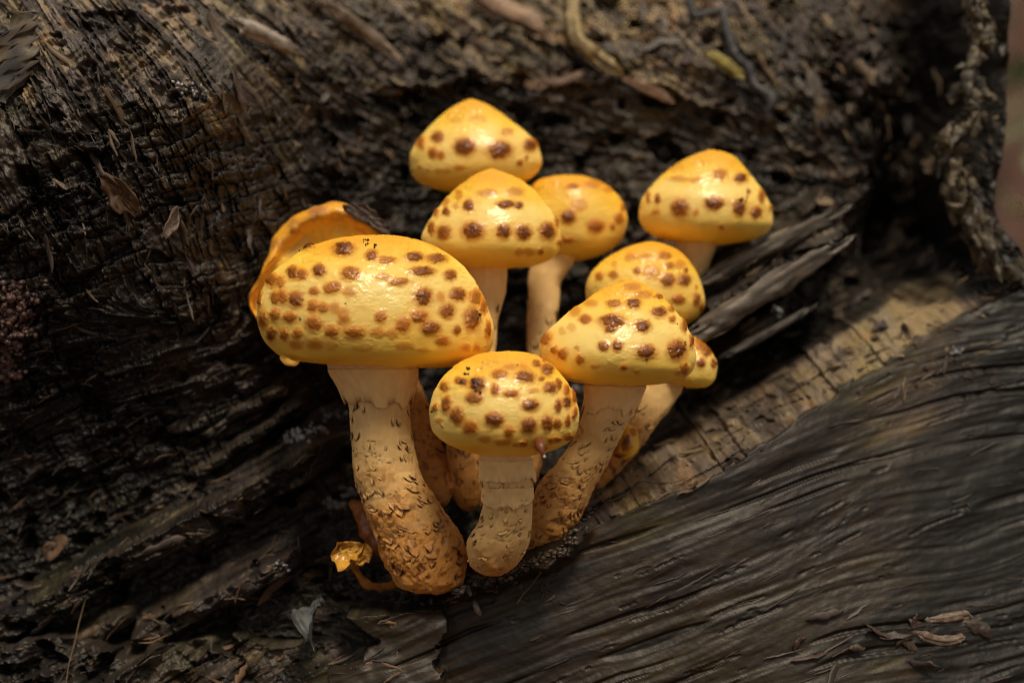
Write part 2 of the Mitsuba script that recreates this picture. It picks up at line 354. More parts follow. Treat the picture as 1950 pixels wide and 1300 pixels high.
def surf(px, py):
    """point, colour, normal, grain direction of the log's face near photo position (px, py)"""
    x, y = px, py
    for _ in range(3):                       # the relief's own coordinates are spread with its mean distance: look up the place that stands at (px, py)
        q = dinter([[y, x]])[0]
        m_ = (DIST + q[1]) / DIST * K
        x, y = x + px - (975 + q[0] / m_), y + py - (650 - (q[2] - Z0) / m_)
    q = dinter([[y, x]])[0]; g = ninter([[y, x]])[0]
    n = np.array([g[0], -1.0, -g[1]]); n /= np.linalg.norm(n)
    tdir = np.array([math.cos(q[7]), 0, -math.sin(q[7])]); tdir -= n * (tdir @ n); tdir /= np.linalg.norm(tdir)
    return q[:3], q[3:6], n, tdir


# ------------------------------------------------------------------ small wooden pieces
def splinter(rng, L, W, H, bend=0.1, st=9, sides=6):
    """A torn strip of wood along x, lying on z = 0."""
    s = np.linspace(0, 1, st)
    taper = np.minimum(1, np.minimum(s / rng.uniform(.08, .35), (1 - s) / rng.uniform(.08, .35))) ** 0.7
    taper = np.maximum(taper, 0.08) * (1 + rng.uniform(-.22, .22, st))
    ang = np.linspace(0, 2 * np.pi, sides, endpoint=False) + rng.uniform(0, 1)
    ctr = np.stack([s * L - L / 2, W * 0.7 * np.cumsum(rng.uniform(-.3, .3, st)), bend * L * (2 * s - 1) ** 2 + np.cumsum(rng.uniform(-.06, .06, st)) * L * .3], 1)
    tw = np.linspace(0, rng.uniform(-.8, .8), st)
    r = 1 + rng.uniform(-.25, .25, (st, sides))
    y, z = np.cos(ang)[None] * W / 2 * taper[:, None] * r, np.sin(ang)[None] * H / 2 * taper[:, None] * r
    v = ctr[:, None] + np.stack([np.zeros_like(y) + rng.uniform(-.03, .03, y.shape) * L, y * np.cos(tw)[:, None] - z * np.sin(tw)[:, None], y * np.sin(tw)[:, None] + z * np.cos(tw)[:, None]], -1)
    f = grid_faces(st, sides, True)
    v = v.reshape(-1, 3)
    v = np.vstack([v, ctr[0], ctr[-1]])
    k = np.arange(sides)
    f = np.vstack([f, np.stack([k, (k + 1) % sides, k * 0 + st * sides], 1)[:, ::-1], np.stack([(st - 1) * sides + k, (st - 1) * sides + (k + 1) % sides, k * 0 + st * sides + 1], 1)])
    return v, f


def flake(rng, L, W, H, curl=0.3, n=18, rings=5):
    """A curled, jagged flake of bark in the xy plane."""
    an = np.linspace(0, 2 * np.pi, n, endpoint=False)
    rad = 1 + 0.35 * (rng.uniform(-.5, .5, n) + 0.6 * np.sin(an * 3 + rng.uniform(0, 6)) * .5)
    top = []
    for k in range(rings):
        q = (k + 0.15) / (rings - 0.85)
        x, y = np.cos(an) * rad * q * L / 2, np.sin(an) * rad * q * W / 2
        z = curl * W * (2 * y / W) ** 2 * 0.5 + curl * .4 * L * (2 * x / L) ** 2 * .3 + rng.uniform(-.10, .10, n) * W * (0.4 + q)
        top.append(np.stack([x, y, z], 1))
    top = np.vstack(top)
    f = grid_faces(rings, n, True)
    bot = top - [0, 0, H]
    m = len(top)
    o = np.arange(n)
    oo = (rings - 1) * n + o; on = (rings - 1) * n + (o + 1) % n
    side = np.vstack([np.stack([oo, oo + m, on + m], 1), np.stack([oo, on + m, on], 1)])
    v = np.vstack([top, bot, top[:n].mean(0), bot[:n].mean(0)])
    cap = np.vstack([np.stack([o, (o + 1) % n, o * 0 + 2 * m], 1)[:, ::-1], np.stack([o + m, (o + 1) % n + m, o * 0 + 2 * m + 1], 1)])
    return v, np.vstack([f, f[:, ::-1] + m, side, cap])


def shade(rng, v, base, amount=0.35, scale=900):
    k = fbm(v, scale, 3, int(rng.integers(1e6)))
    return np.clip(np.asarray(base) * (1 + amount * 2 * (k[:, None] - 0.5)) * (1 + rng.uniform(-.12, .12)), 0, 1)


def put(v, px, py, turn=0.0, tilt=0.0, lift=0.0, roll=0.0):
    """Lays a piece (x along the grain, z outward) on the log's face."""
    p, col, n, t = surf(px, py)
    b = np.cross(n, t)
    ct, st = math.cos(turn), math.sin(turn)
    t, b = t * ct + b * st, b * ct - t * st
    t, n2_ = t * math.cos(tilt) + n * math.sin(tilt), n * math.cos(tilt) - t * math.sin(tilt)
    b, n3 = b * math.cos(roll) + n2_ * math.sin(roll), n2_ * math.cos(roll) - b * math.sin(roll)
    return p + n * lift + v[:, :1] * t + v[:, 1:2] * b + v[:, 2:] * n3


P = K * 1.1      # metres per photo pixel at the log's face
rng = np.random.default_rng(7)
woods = [(0.05, 0.035, 0.024), (0.10, 0.07, 0.044), (0.16, 0.115, 0.066), (0.06, 0.046, 0.042), (0.028, 0.02, 0.014), (0.12, 0.072, 0.042), (0.09, 0.08, 0.068)]


def splash(n, box, Lr, Wr, name, tones, flakes=0.3, turn=0.35, tilt=0.2, seed=0, stuff=None, test=None, gain=1.0):
    g = np.random.default_rng(seed)
    k = 0
    while k < n:
        px, py = g.uniform(box[0], box[2]), g.uniform(box[1], box[3])
        if test is not None and not test(px, py):
            continue
        k += 1
        L, W = g.uniform(*Lr) * P, g.uniform(*Wr) * P
        if g.uniform() < flakes:
            v, f = flake(g, L * .7, W * 1.8, 0.12 * W + 0.0003, g.uniform(-.2, .5), 14, 4)
        else:
            v, f = splinter(g, L, W, W * g.uniform(.25, .6), g.uniform(-.05, .12))
        col = shade(g, v, np.array(tones[g.integers(len(tones))]) * gain)
        v = put(v, px, py, g.normal() * turn, g.normal() * tilt, W * 0.25, g.normal() * .4)
        if stuff is not None:
            stuff.add(v, f, col)
        else:
            add(name, v, f, 'chip_wood', col, LOG, smooth=40 if False else True)


# crumbly slope above the hollow: torn strips and bark chips that can be told apart
splash(70, (540, -30, 1640, 215), (34, 110), (10, 24), 'splinter', woods[1:4] + woods[5:], 0.4, 0.5, 0.25, 11, test=lambda x, y: y < 140 + 0.05 * (x - 700))
splash(26, (1450, 60, 1780, 420), (30, 80), (12, 26), 'bark_flake', woods[:4], 0.6, 0.7, 0.3, 12)
splash(22, (0, 0, 480, 330), (40, 130), (6, 15), 'splinter', [woods[0], woods[3], woods[1]], 0.1, 0.18, 0.12, 13)
splash(12, (30, 330, 560, 640), (30, 90), (6, 13), 'splinter', [woods[0], woods[3], woods[4]], 0.1, 0.35, 0.15, 14)
splash(12, (0, 980, 640, 1290), (40, 120), (10, 22), 'splinter', [woods[0], woods[4], woods[5], woods[3]], 0.3, 0.4, 0.15, 15)
splash(14, (1480, 1160, 1900, 1300), (30, 90), (8, 18), 'splinter', [woods[0], woods[3], woods[4], (0.05, 0.028, 0.022)], 0.35, 0.4, 0.2, 16)
splash(22, (1380, 470, 1800, 650), (26, 70), (9, 20), 'splinter', [woods[0], woods[3], woods[1]], 0.5, 0.6, 0.25, 17)
splash(14, (1080, 830, 1330, 1000), (40, 90), (6, 12), 'splinter', [woods[1], woods[2]], 0.1, 0.3, 0.2, 18)

fib = Join()
splash(380, (-40, -30, 620, 900), (14, 60), (1.6, 4.5), '', [woods[0], woods[3], woods[4], woods[1], woods[6]], 0.15, 0.25, 0.12, 21, fib)
splash(520, (500, -30, 1850, 330), (12, 50), (2, 7), '', woods, 0.3, 0.7, 0.25, 22, fib)
splash(420, (-40, 850, 760, 1330), (12, 60), (2, 6), '', [woods[0], woods[4], woods[5], woods[3]], 0.2, 0.4, 0.2, 23, fib)
splash(420, (1080, 400, 1900, 760), (12, 50), (2, 6), '', woods[:5], 0.3, 0.5, 0.2, 24, fib)
splash(90, (1000, 780, 1960, 1330), (20, 110), (1.5, 4.5), '', [woods[0], woods[3], woods[4]], 0.1, 0.08, 0.03, 25, fib)
splash(200, (640, 250, 1500, 700), (12, 40), (2, 5), '', [woods[0], woods[4], woods[3]], 0.3, 0.6, 0.2, 26, fib)
splash(90, (740, 1085, 1075, 1150), (8, 34), (2, 7), '', [woods[0], woods[4], woods[1]], .4, .8, .3, 27, fib)
splash(70, (640, 930, 760, 1130), (8, 34), (2, 7), '', [woods[0], woods[4], woods[3]], .4, .8, .3, 28, fib)
k = add('fibre', *fib.get()[:2], 'chip_wood', fib.get()[2], LOG)
tag(k, kind='stuff')

# ------------------------------------------------------------------ mushrooms
def smooth_line(pts, n):
    p = np.array(pts, float)
    s = np.concatenate([[0], np.cumsum(np.linalg.norm(np.diff(p, axis=0), axis=1))])
    # Catmull-Rom like: pchip on each coordinate
    u = np.linspace(0, s[-1], n)
    out = np.stack([PchipInterpolator(s, p[:, k])(u) for k in (0, 1)], 1)
    out[1:-1] = (out[:-2] + 2 * out[1:-1] + out[2:]) / 4
    return out


class Blown:
    """A body of round cross-section between a left and a right outline (photo positions at the depth Y)."""
    def __init__(self, Lp, Rp, Y, nt, nf, nb, depth=0.9, Yend=None, closed_top=True, lean=0.0):
        L, R = smooth_line(Lp, nt), smooth_line(Rp, nt)
        th = np.concatenate([np.linspace(np.pi, 2 * np.pi, nf, endpoint=False), np.linspace(2 * np.pi, 3 * np.pi, nb, endpoint=False)])
        self.th, self.t = th, np.linspace(0, 1, nt)
        mid, half = (L + R) / 2, (R - L) / 2
        pxy = mid[:, None] + half[:, None] * np.cos(th)[None, :, None]
        r = np.linalg.norm(half, axis=1) * K
        Yt = Y + (0 if Yend is None else (Yend - Y) * ss(0, 1, self.t))
        sc = ((DIST + Yt) / DIST * K)
        sc = sc[:, None] if np.ndim(sc) else sc
        y = (Yt[:, None] if np.ndim(Yt) else Yt) + r[:, None] * depth * np.sin(th)[None]
        y = y + lean * (pxy[..., 1] - pxy[..., 1].mean()) * K
        self.P = np.stack([(pxy[..., 0] - 975) * sc, y, Z0 + (650 - pxy[..., 1]) * sc], -1)
        self.nf = nf
        self.N = self.normals()

    def normals(self):
        P = self.P
        pt = np.gradient(P, axis=0)
        pw = np.concatenate([P[:, -1:], P, P[:, :1]], 1)
        pth = (pw[:, 2:] - pw[:, :-2])
        n = np.cross(pt, pth)
        ln = np.linalg.norm(n, axis=-1, keepdims=True)
        n = n / np.maximum(ln, 1e-15)
        n[0] = n[1].mean(0) / np.linalg.norm(n[1].mean(0)); n[-1] = n[-2].mean(0) / np.linalg.norm(n[-2].mean(0))
        ctr = P.mean((0, 1))
        if ((P - ctr) * n).sum() < 0:
            n = -n
            self.flip = True
        else:
            self.flip = False
        return n

    def photo(self):
        """Photo position of every vertex."""
        s = (DIST + self.P[..., 1]) / DIST * K
        return 975 + self.P[..., 0] / s, 650 - (self.P[..., 2] - Z0) / s

    def finder(self):
        px, py = self.photo()
        f = self.nf + 1
        i, j = np.meshgrid(np.arange(px.shape[0], dtype=float), np.arange(f, dtype=float), indexing='ij')
        st = 2
        lin = LinearNDInterpolator(np.stack([px[1:-1:st, :f:st].ravel(), py[1:-1:st, :f:st].ravel()], 1), np.stack([i[1:-1:st, :f:st].ravel(), j[1:-1:st, :f:st].ravel()], 1))
        from scipy.spatial import cKDTree
        tr = cKDTree(np.stack([px[:, :f].ravel(), py[:, :f].ravel()], 1))
        ii, jj = i.ravel(), j.ravel()

        def find(x, y):
            q = np.stack([x, y], 1)
            ij = lin(q)
            bad = np.isnan(ij[:, 0])
            if bad.any():
                k = tr.query(q[bad])[1]
                ij[bad] = np.stack([ii[k], jj[k]], 1)
            return ij
        return find

    def sample(self, arr, ij):
        return np.stack([map_coordinates(arr[..., k], ij.T, order=1, mode='nearest') for k in range(arr.shape[-1])], -1)

    def faces(self):
        return grid_faces(self.P.shape[0], self.P.shape[1], True, not self.flip)


def zoomed(marks, ox, oy, s):
    return [(ox + x / s, oy + y / s, rx / s, ry / s, d) for x, y, rx, ry, d in marks]


PALE, GOLD, ORANGE, BROWN, UMBER = np.array([(0.88, 0.69, 0.22), (0.86, 0.56, 0.050), (0.76, 0.375, 0.026), (0.34, 0.115, 0.009), (0.12, 0.030, 0.003)])
GROUP = 'spotted yellow mushrooms of the cluster'


def build_cap(key, Lp, Rp, Y, marks, depth, seed, size=1.0, wet=1.0, lean=0.0, warm=0.0, wrinkle=1.0, top=0.34):
    wpx = max(p[0] for p in Rp) - min(p[0] for p in Lp)
    nf = int(np.clip(wpx * 0.62, 60, 260)); nb = nf // 3
    b = Blown(Lp, Rp, Y, int(np.clip(wpx * 0.55, 60, 230)), nf, nb, depth, lean=lean)
    px, py = b.photo()
    x0, x1 = px.min(), px.max()
    back = np.zeros(px.shape, bool); back[:, nf + 1:] = True
    qx = np.where(back, x0 + x1 - px, px)
    y0, y1 = py.min(), py.max()
    hgt = (py - y0) / (y1 - y0)
    p = b.P
    nz = fbm(p, 160, 4, seed); nz2 = fbm(p, 420, 3, seed + 5)
    # colour of the skin: orange at the crown, pale below it, golden towards the margin
    col = mixc(ORANGE, GOLD, ss(0.02, top, hgt + 0.22 * (nz - 0.5)))
    palez = ss(top - 0.12, top + 0.18, hgt + 0.3 * (nz - 0.5)) * ss(1.0, 0.62, hgt) * (0.85 - warm)
    col = col * (1 - palez[..., None]) + PALE * palez[..., None]
    blot = ss(0.5, 0.75, fbm(p, 90, 3, seed + 2)) * 0.4
    col = col * (1 - blot[..., None]) + np.array((0.82, 0.47, 0.035)) * blot[..., None]
    edge_ = ss(0.86, 1.0, np.abs(2 * (qx - x0) / (x1 - x0) - 1)) * 0.15
    col = col * (1 - edge_[..., None]) + ORANGE * edge_[..., None]
    h = 0.0004 * (nz - 0.5) * size + 0.00006 * (nz2 - 0.5)
    # wrinkles of the wet skin near the crown
    wr = np.abs(fbm(p * [1, 1, 1.8], 260, 3, seed + 9) - 0.5) * 2
    up = ss(0.62, 0.15, hgt)
    h += -0.0004 * wrinkle * up * (1 - ss(0, .22, wr)) * ss(.35, .6, fbm(p, 120, 2, seed + 11))
    jx, jy = (fbm(p, 700, 3, seed + 20) - .5) * 9, (fbm(p, 700, 3, seed + 21) - .5) * 9
    marks = [(x_, y_, a_, b_, d_ + (.12 if .28 < d_ < .6 else 0)) for x_, y_, a_, b_, d_ in marks]
    h += .0016 * size * (fbm(np.stack([np.cos(b.th), np.sin(b.th), b.th * 0], -1), 2.2, 3, seed + 40) - .5)[None] * ss(.6, .95, hgt)
    for (mx, my, rx, ry, d) in marks:
        q = ((qx + jx - mx) / (rx * 1.25)) ** 2 + ((py + jy - my) / (ry * 1.25)) ** 2
        s1 = ss(1.24, 0.55, np.sqrt(q)) * (1 if d > .58 else .9)
        halo = ss(1.9, 0.6, np.sqrt(q)) * .38 * d
        col = col * (1 - halo[..., None]) + np.array((0.74, 0.34, 0.022)) * halo[..., None]
        stain = s1 * min(1, 0.25 + 1.1 * d)
        target = BROWN * (1 - .35 * d) + np.array((0.62, 0.25, 0.02)) * (.35 * d) if d > .7 else np.array((0.55, 0.19, 0.011))
        core = ss(.75, .1, np.sqrt(q)) * min(1, max(0, 1.6 * d - .35))
        col = col * (1 - stain[..., None]) + mixc(target, (0.34, 0.105, 0.007), core) * stain[..., None]
        h += 0.0004 * s1 * d * size
    b.P = b.P + b.N * h[..., None]
    b.N = b.normals()
    cap = add('cap', b.P.reshape(-1, 3), b.faces(), 'cap_skin', col.reshape(-1, 3), key)
    find = b.finder()
    rg = np.random.default_rng(seed)
    for (mx, my, rx, ry, d) in marks:
        if d < 0.58 or min(rx, ry) < 3:
            continue
        n, rings = 36, (0.0, 0.30, 0.55, 0.78, 0.93, 1.0)
        an = np.linspace(0, 2 * np.pi, n, endpoint=False)
        rx, ry = rx * .92, ry * .92
        mc = int(rg.integers(4, 7)); ph = rg.uniform(-.35, .35) + (np.pi / 4 if mc == 4 else 0)
        poly = np.cos(np.pi / mc) / np.cos((an + ph) % (2 * np.pi / mc) - np.pi / mc)
        rad = (1.12 if mc == 4 else 1.04) * (0.2 + 0.8 * poly) * (1 + rg.uniform(-.2, .2, n) + .07 * np.sin(an * 2 + rg.uniform(0, 6)))
        tw = rg.uniform(-.25, .25)
        vs, cs_ = [], []
        for q in rings:
            a2 = an + tw
            ux, uy = np.cos(an) * rad * q * rx, np.sin(an) * rad * q * ry
            X, Yp = mx + ux * math.cos(tw) - uy * math.sin(tw), my + ux * math.sin(tw) + uy * math.cos(tw)
            ij = find(X, Yp)
            pos, nn = b.sample(b.P, ij), b.sample(b.N, ij)
            nn /= np.linalg.norm(nn, axis=1, keepdims=True)
            rr = fbm(pos, 900, 3, seed + 31) - .5
            hh = (0.00075 * d * d * min(1.3, (rx + ry) / 26)) * (1 - q ** 3) * (1 + 1.6 * rr) + (0.00014 if q < 1 else -0.0001)
            vs.append(pos + nn * hh[:, None])
            under = b.sample(col, ij)
            k = np.clip((1 - q ** 5) * 1.5 + .9 * rr, 0, 1) * np.clip(1.9 * d - .75, 0, 1)
            inner = mixc(BROWN, UMBER, np.clip((d - .45) * 2.4 * (1 - q) + 1.5 * rr + .12, 0, 1))
            if d >= 0.999 and rx < 17:
                inner = inner * 0.8
            cs_.append(under * (1 - k[:, None]) + inner * k[:, None])
        v = np.vstack(vs)
        add('scale', v, grid_faces(len(rings), n, True), 'scale_skin', np.vstack(cs_), cap)
    return b, cap, find


CREAM, TANC, ORC, RED = np.array([(0.84, 0.60, 0.27), (0.70, 0.475, 0.195), (0.54, 0.235, 0.042), (0.20, 0.06, 0.02)])


def build_stem(key, Lp, Rp, Y, Yend, seed, cream=0.5, flakes=40, depth=0.9, spots=1.0, low=0.55):
    n = len(Lp)
    wpx = np.mean([r[0] - l[0] for l, r in zip(Lp[:3], Rp[:3])])
    ln = np.linalg.norm(np.array(Lp[-1]) - np.array(Lp[0]))
    nt, nf = int(np.clip(ln * .5, 50, 230)), int(np.clip(wpx * .6, 40, 110))
    b = Blown(Lp, Rp, Y, nt, nf, nf // 2, depth, Yend)
    p = b.P
    t = b.t[:, None] * np.ones_like(b.th)[None]
    nz = fbm(p, 140, 4, seed)
    lo = ss(low - .35, low + .25, t + .5 * (nz - .5))
    col = mixc(CREAM * cream + TANC * (1 - cream), TANC, ss(0.0, 0.5, t + .3 * (nz - .5)))
    col = col * (1 - (lo * .9)[..., None]) + ORC * (lo * .9)[..., None]
    q = fbm(p * [1, 1, 0.55], 620, 3, seed + 3)
    sp = ss(0.56, 0.68, q) * lo * spots * .85
    col = col * (1 - sp[..., None]) + RED * sp[..., None]
    pk = ss(0.55, 0.7, fbm(p, 300, 3, seed + 8)) * lo * .45
    col = col * (1 - pk[..., None]) + np.array((0.44, 0.27, 0.14)) * pk[..., None]
    fiber = fbm(p * [1, 1, .12], 900, 3, seed + 4) - .5
    col = col * (1 + .22 * fiber[..., None])
    cr = ss(.030, .006, np.abs(fbm(p * [1, 1, 1.5], 300, 3, seed + 14) - .5)) * ss(.46, .58, fbm(p, 150, 2, seed + 15)) * ss(.12, .22, t) * ss(.95, .7, t) * .6
    col = col * (1 - cr[..., None]) + np.array((0.07, 0.028, 0.012)) * cr[..., None]
    h = -.0005 * cr + 0.0016 * (nz - .5) + 0.0003 * fiber + lo * .0007 * (fbm(p * [1, 1, .6], 480, 3, seed + 6) - .5) * 2 - .0004 * sp
    b.P = b.P + b.N * h[..., None]
    b.N = b.normals()
    # flakes: small torn scales with dark tips
    rg = np.random.default_rng(seed + 50)
    fl, dk = [], np.zeros(t.shape)
    for _ in range(flakes):
        ti = rg.uniform(.16, .82) * (nt - 1)
        tj = rg.uniform(.04, .96) * nf
        w_, h_ = rg.uniform(.014, .075) , rg.uniform(.006, .026)
        if rg.uniform() < .45:
            w_ *= .5
        fl.append((ti, tj, w_ * ln / max(wpx, 1) * nf * .55, h_ * nt * 1.3, rg.uniform(-.5, .5)))
    ii, jj = np.meshgrid(np.arange(nt, dtype=float), np.arange(p.shape[1], dtype=float), indexing='ij')
    stem_col = col
    pieces = []
    for (ti, tj, w_, h_, sk) in fl:
        d1 = ((jj - tj) / (w_ * .55)) ** 2 + ((ii - ti - h_ * .75 - sk * (jj - tj)) / max(h_ * .5, 1.3)) ** 2
        m = np.exp(-np.clip(d1, 0, 30) ** 1.5)
        stem_col = stem_col * (1 - m[..., None] * .92) + np.array((0.05, 0.018, 0.008)) * (m[..., None] * .92)
        b.P = b.P - b.N * (m * .0005)[..., None]
    key_stem = add('stem', b.P.reshape(-1, 3), b.faces(), 'stem_skin', stem_col.reshape(-1, 3), key)
    for (ti, tj, w_, h_, sk) in fl:
        m_, r_ = 9, 4
        U, Wd = np.meshgrid(np.linspace(-1, 1, m_), np.linspace(0, 1, r_))
        jag = rg.uniform(-.25, .25, m_) * (Wd[-1:] > 0)
        I = ti + (Wd * (1 + jag * Wd) * h_ * (1 - .45 * U ** 2)) + sk * U * w_ * .5
        J = tj + U * w_ * .5 * (1 - .25 * Wd)
        ij = np.stack([I.ravel(), J.ravel() % p.shape[1]], 1)
        pos, nn = b.sample(b.P, ij), b.sample(b.N, ij)
        lift = (Wd ** 1.6 * rg.uniform(.0003, .0010) + .00005).ravel()
        top = pos + nn * lift[:, None]
        bot = top - nn * .00022
        cc = b.sample(stem_col * 0 + col, ij) * (1.02 - .05 * Wd.ravel()[:, None])
        tip = ss(.72, 1.0, Wd.ravel() + rg.uniform(-.2, .2, Wd.size))
        cc = cc * (1 - .7 * tip[:, None]) + np.array((0.12, 0.05, 0.02)) * (.7 * tip[:, None])
        f = grid_faces(r_, m_)
        nv = len(top)
        rimf = []
        loop = np.concatenate([np.arange(m_), np.arange(1, r_) * m_ + m_ - 1, (r_ - 1) * m_ + np.arange(m_ - 2, -1, -1), np.arange(r_ - 2, 0, -1) * m_])
        l2 = np.roll(loop, -1)
        rimf = np.vstack([np.stack([loop, l2, l2 + nv], 1), np.stack([loop, l2 + nv, loop + nv], 1)])
        add('scale', np.vstack([top, bot]), np.vstack([f, f[:, ::-1] + nv, rimf]), 'stem_skin', np.vstack([cc, cc * .5]), key_stem)
    return b, key_stem


def build_ring(key, b, t0, t1, out, seed, wave=.6, dark=.8, colour=(0.84, 0.60, 0.27)):
    """A torn skirt of veil round the stem between two heights."""
    nt, nth = b.P.shape[:2]
    rg = np.random.default_rng(seed)
    rows = 7
    j = np.arange(nth)
    w = fbm(np.stack([np.cos(b.th) * 3, np.sin(b.th) * 3, b.th * 0], 1), 1.3, 3, seed) - .5
    vs, cs_ = [], []
    for k in range(rows):
        q = k / (rows - 1)
        ti = (t0 + (t1 - t0) * q * (1 + wave * w)) * (nt - 1)
        ij = np.stack([ti, j], 1)
        pos, nn = b.sample(b.P, ij), b.sample(b.N, ij)
        vs.append(pos + nn * (.0003 + out * q ** 2 * (1 + 1.2 * w))[:, None])
        e = (ss(.75, 1, q) * dark * ss(-.04, .06, np.roll(w, 37)))[:, None]
        g = (fbm(vs[-1], 500, 3, seed + 1) - .5)[:, None]
        cs_.append(np.array(colour) * (1 + .35 * g) * (1 - e) + np.array((0.14, 0.055, 0.02)) * e)
    top = np.vstack(vs); f = grid_faces(rows, nth, True)
    ctr = b.P.mean(1)
    inn = top - np.repeat((b.N[int(t1 * (nt - 1))])[None], rows, 0).reshape(-1, 3) * .0003
    n = len(top); o = (rows - 1) * nth + j; on = (rows - 1) * nth + (j + 1) % nth
    rimf = np.vstack([np.stack([o, on, on + n], 1), np.stack([o, on + n, o + n], 1)])
    add('ring', np.vstack([top, inn]), np.vstack([f, f[:, ::-1] + n, rimf]), 'stem_skin', np.vstack(cs_ + [np.vstack(cs_) * .6]), key)


MARK_1 = zoomed([(720,435,75,45,1),(470,405,55,30,.9),(905,480,40,35,.8),(1010,510,55,25,.6),(1190,490,60,32,.95),(1340,500,65,30,.8),(1245,585,80,32,.85),(1430,610,40,35,.8),(380,595,40,45,.85),(440,605,40,40,.7),(555,580,45,45,.85),(765,595,60,45,.55),(985,620,40,20,.4),(1090,655,70,25,.5),(295,655,30,40,.5),(235,640,40,50,.55),(620,700,35,40,.5),(520,720,35,30,.5),(660,690,40,40,.55),(760,720,40,30,.4),(1250,755,60,60,.95),(1480,740,55,45,.85),(1365,755,30,35,.4),(1600,760,45,55,.65),(260,760,30,45,.65),(310,755,40,50,.65),(400,770,50,55,.85),(510,820,35,40,.57),(580,830,40,35,.5),(660,830,35,35,.45),(720,870,35,40,.4),(1410,850,50,50,.8),(180,905,30,60,.6),(260,875,35,40,.6),(360,890,45,35,.65),(520,930,55,50,.65),(965,890,40,40,.6),(720,910,40,35,.45),(1225,890,60,45,.7),(1575,905,55,75,.85),(1300,965,65,45,.8),(1115,945,50,50,.65),(640,985,45,45,.62),(790,990,70,40,.5),(410,1000,30,35,.6),(320,1005,28,38,.6),(235,1005,30,45,.9),(950,990,50,30,.45),(1040,1000,40,30,.4),(1475,975,27,32,.75),(1380,1050,45,35,.5),(530,1070,50,35,.4),(400,1075,40,30,.35),(640,1080,40,25,.25),(1120,1080,60,25,.3),(1530,1090,25,25,.4),(1680,970,20,55,.7),(1650,820,25,50,.55),(1605,1090,20,30,.4),(850,1090,60,25,.2),(1250,1110,40,20,.25),(160,760,20,60,.5)], 450, 350, 3.513)
MARK_3 = zoomed([(310,340,45,40,.8),(280,450,35,35,.7),(335,460,25,30,.6),(500,405,75,60,.97),(750,430,85,60,.97),(960,395,45,45,.9),(995,375,25,30,.7),(195,380,30,45,.55),(470,550,40,18,.4),(890,520,22,20,.57),(935,485,12,18,.5),(180,545,10,12,.6),(240,570,10,10,.5),(320,575,25,18,.25),(370,575,30,18,.25),(800,300,40,25,.4),(590,210,60,25,.2),(440,215,40,25,.25)], 750, 170, 3.714)
MARK_4 = zoomed([(660,735,60,25,.4),(860,725,50,30,.4),(530,825,38,40,.95),(795,815,65,28,.9),(880,825,28,25,.9),(370,865,25,28,.85),(300,865,20,35,.65),(270,980,28,45,.75),(355,1010,50,50,.8),(560,1000,80,60,.97),(775,1005,50,50,.97),(915,1010,55,50,.97),(1085,1000,55,60,.97),(1150,920,20,50,.7),(1040,1145,22,28,.65),(950,1145,40,28,.35),(880,1150,25,28,.3),(1170,1080,12,25,.55),(460,745,20,40,.4),(365,790,25,40,.45),(440,830,20,25,.3),(330,1140,20,20,.2)], 750, 170, 3.714)
MARK_5 = zoomed([(1235,900,50,50,.97),(1430,965,60,45,.57),(1590,910,35,40,.6),(1545,970,18,25,.6),(1240,1065,45,22,.5),(1265,685,40,20,.55),(1410,670,60,25,.4),(1520,710,40,20,.4),(1620,830,18,30,.5),(1310,815,50,40,.3)], 750, 170, 3.714)
MARK_9 = zoomed([(1140,490,60,60,.85),(1370,460,65,45,.97),(1545,490,45,55,.95),(1660,520,40,40,.9),(1555,285,45,35,.97),(1410,260,50,35,.6),(1605,378,14,20,.8),(1695,415,20,45,.8),(985,430,20,30,.8),(920,415,18,35,.6),(970,515,28,20,.45),(1245,520,22,25,.4),(1130,290,60,18,.35),(1240,298,50,18,.35),(1420,620,15,20,.5),(1755,490,8,20,.5),(1100,210,60,30,.25)], 980, 260, 3.6115)
MARK_8 = zoomed([(950,305,28,25,.7),(1060,315,60,50,.4),(1185,380,60,50,.8),(1310,380,50,45,.85),(1265,525,55,35,.7),(1405,525,27,50,.75),(1445,590,15,45,.6),(765,335,35,30,.6),(660,350,30,35,.5),(1320,305,18,20,.8),(1160,190,50,30,.5),(1200,265,35,25,.5),(1010,195,50,20,.35),(900,200,40,30,.3),(770,250,20,25,.3),(1408,435,10,14,.5),(1275,260,40,30,.4)], 980, 440, 4.062)
MARK_7 = zoomed([(920,560,55,42,.97),(1115,625,60,40,.9),(755,695,95,50,.97),(740,760,40,30,.9),(990,735,60,45,.97),(690,890,45,35,.85),(795,885,40,42,.9),(1015,930,75,55,.97),(1255,915,75,75,.97),(550,685,45,35,.55),(770,560,60,30,.5),(590,560,50,30,.4),(470,620,40,40,.4),(370,950,40,40,.65),(510,990,35,35,.65),(240,830,45,55,.5),(305,920,30,30,.5),(845,1050,25,22,.55),(1310,1060,30,50,.6),(1215,680,30,25,.6),(1310,720,25,60,.75),(1365,850,20,50,.8),(910,435,60,30,.4),(1000,490,60,30,.4),(1115,505,35,20,.5),(1210,600,25,30,.6),(440,740,30,30,.25),(370,770,25,30,.25),(480,900,20,15,.35),(620,1045,30,15,.3),(940,1090,30,15,.3),(1260,1090,20,20,.35),(800,375,40,15,.4)], 980, 440, 4.062)
MARK_10 = zoomed([(1440,1020,35,38,.8),(1535,1020,20,40,.7),(1440,890,45,35,.7),(1490,930,40,40,.8),(1420,850,30,20,.5)], 980, 440, 4.062)
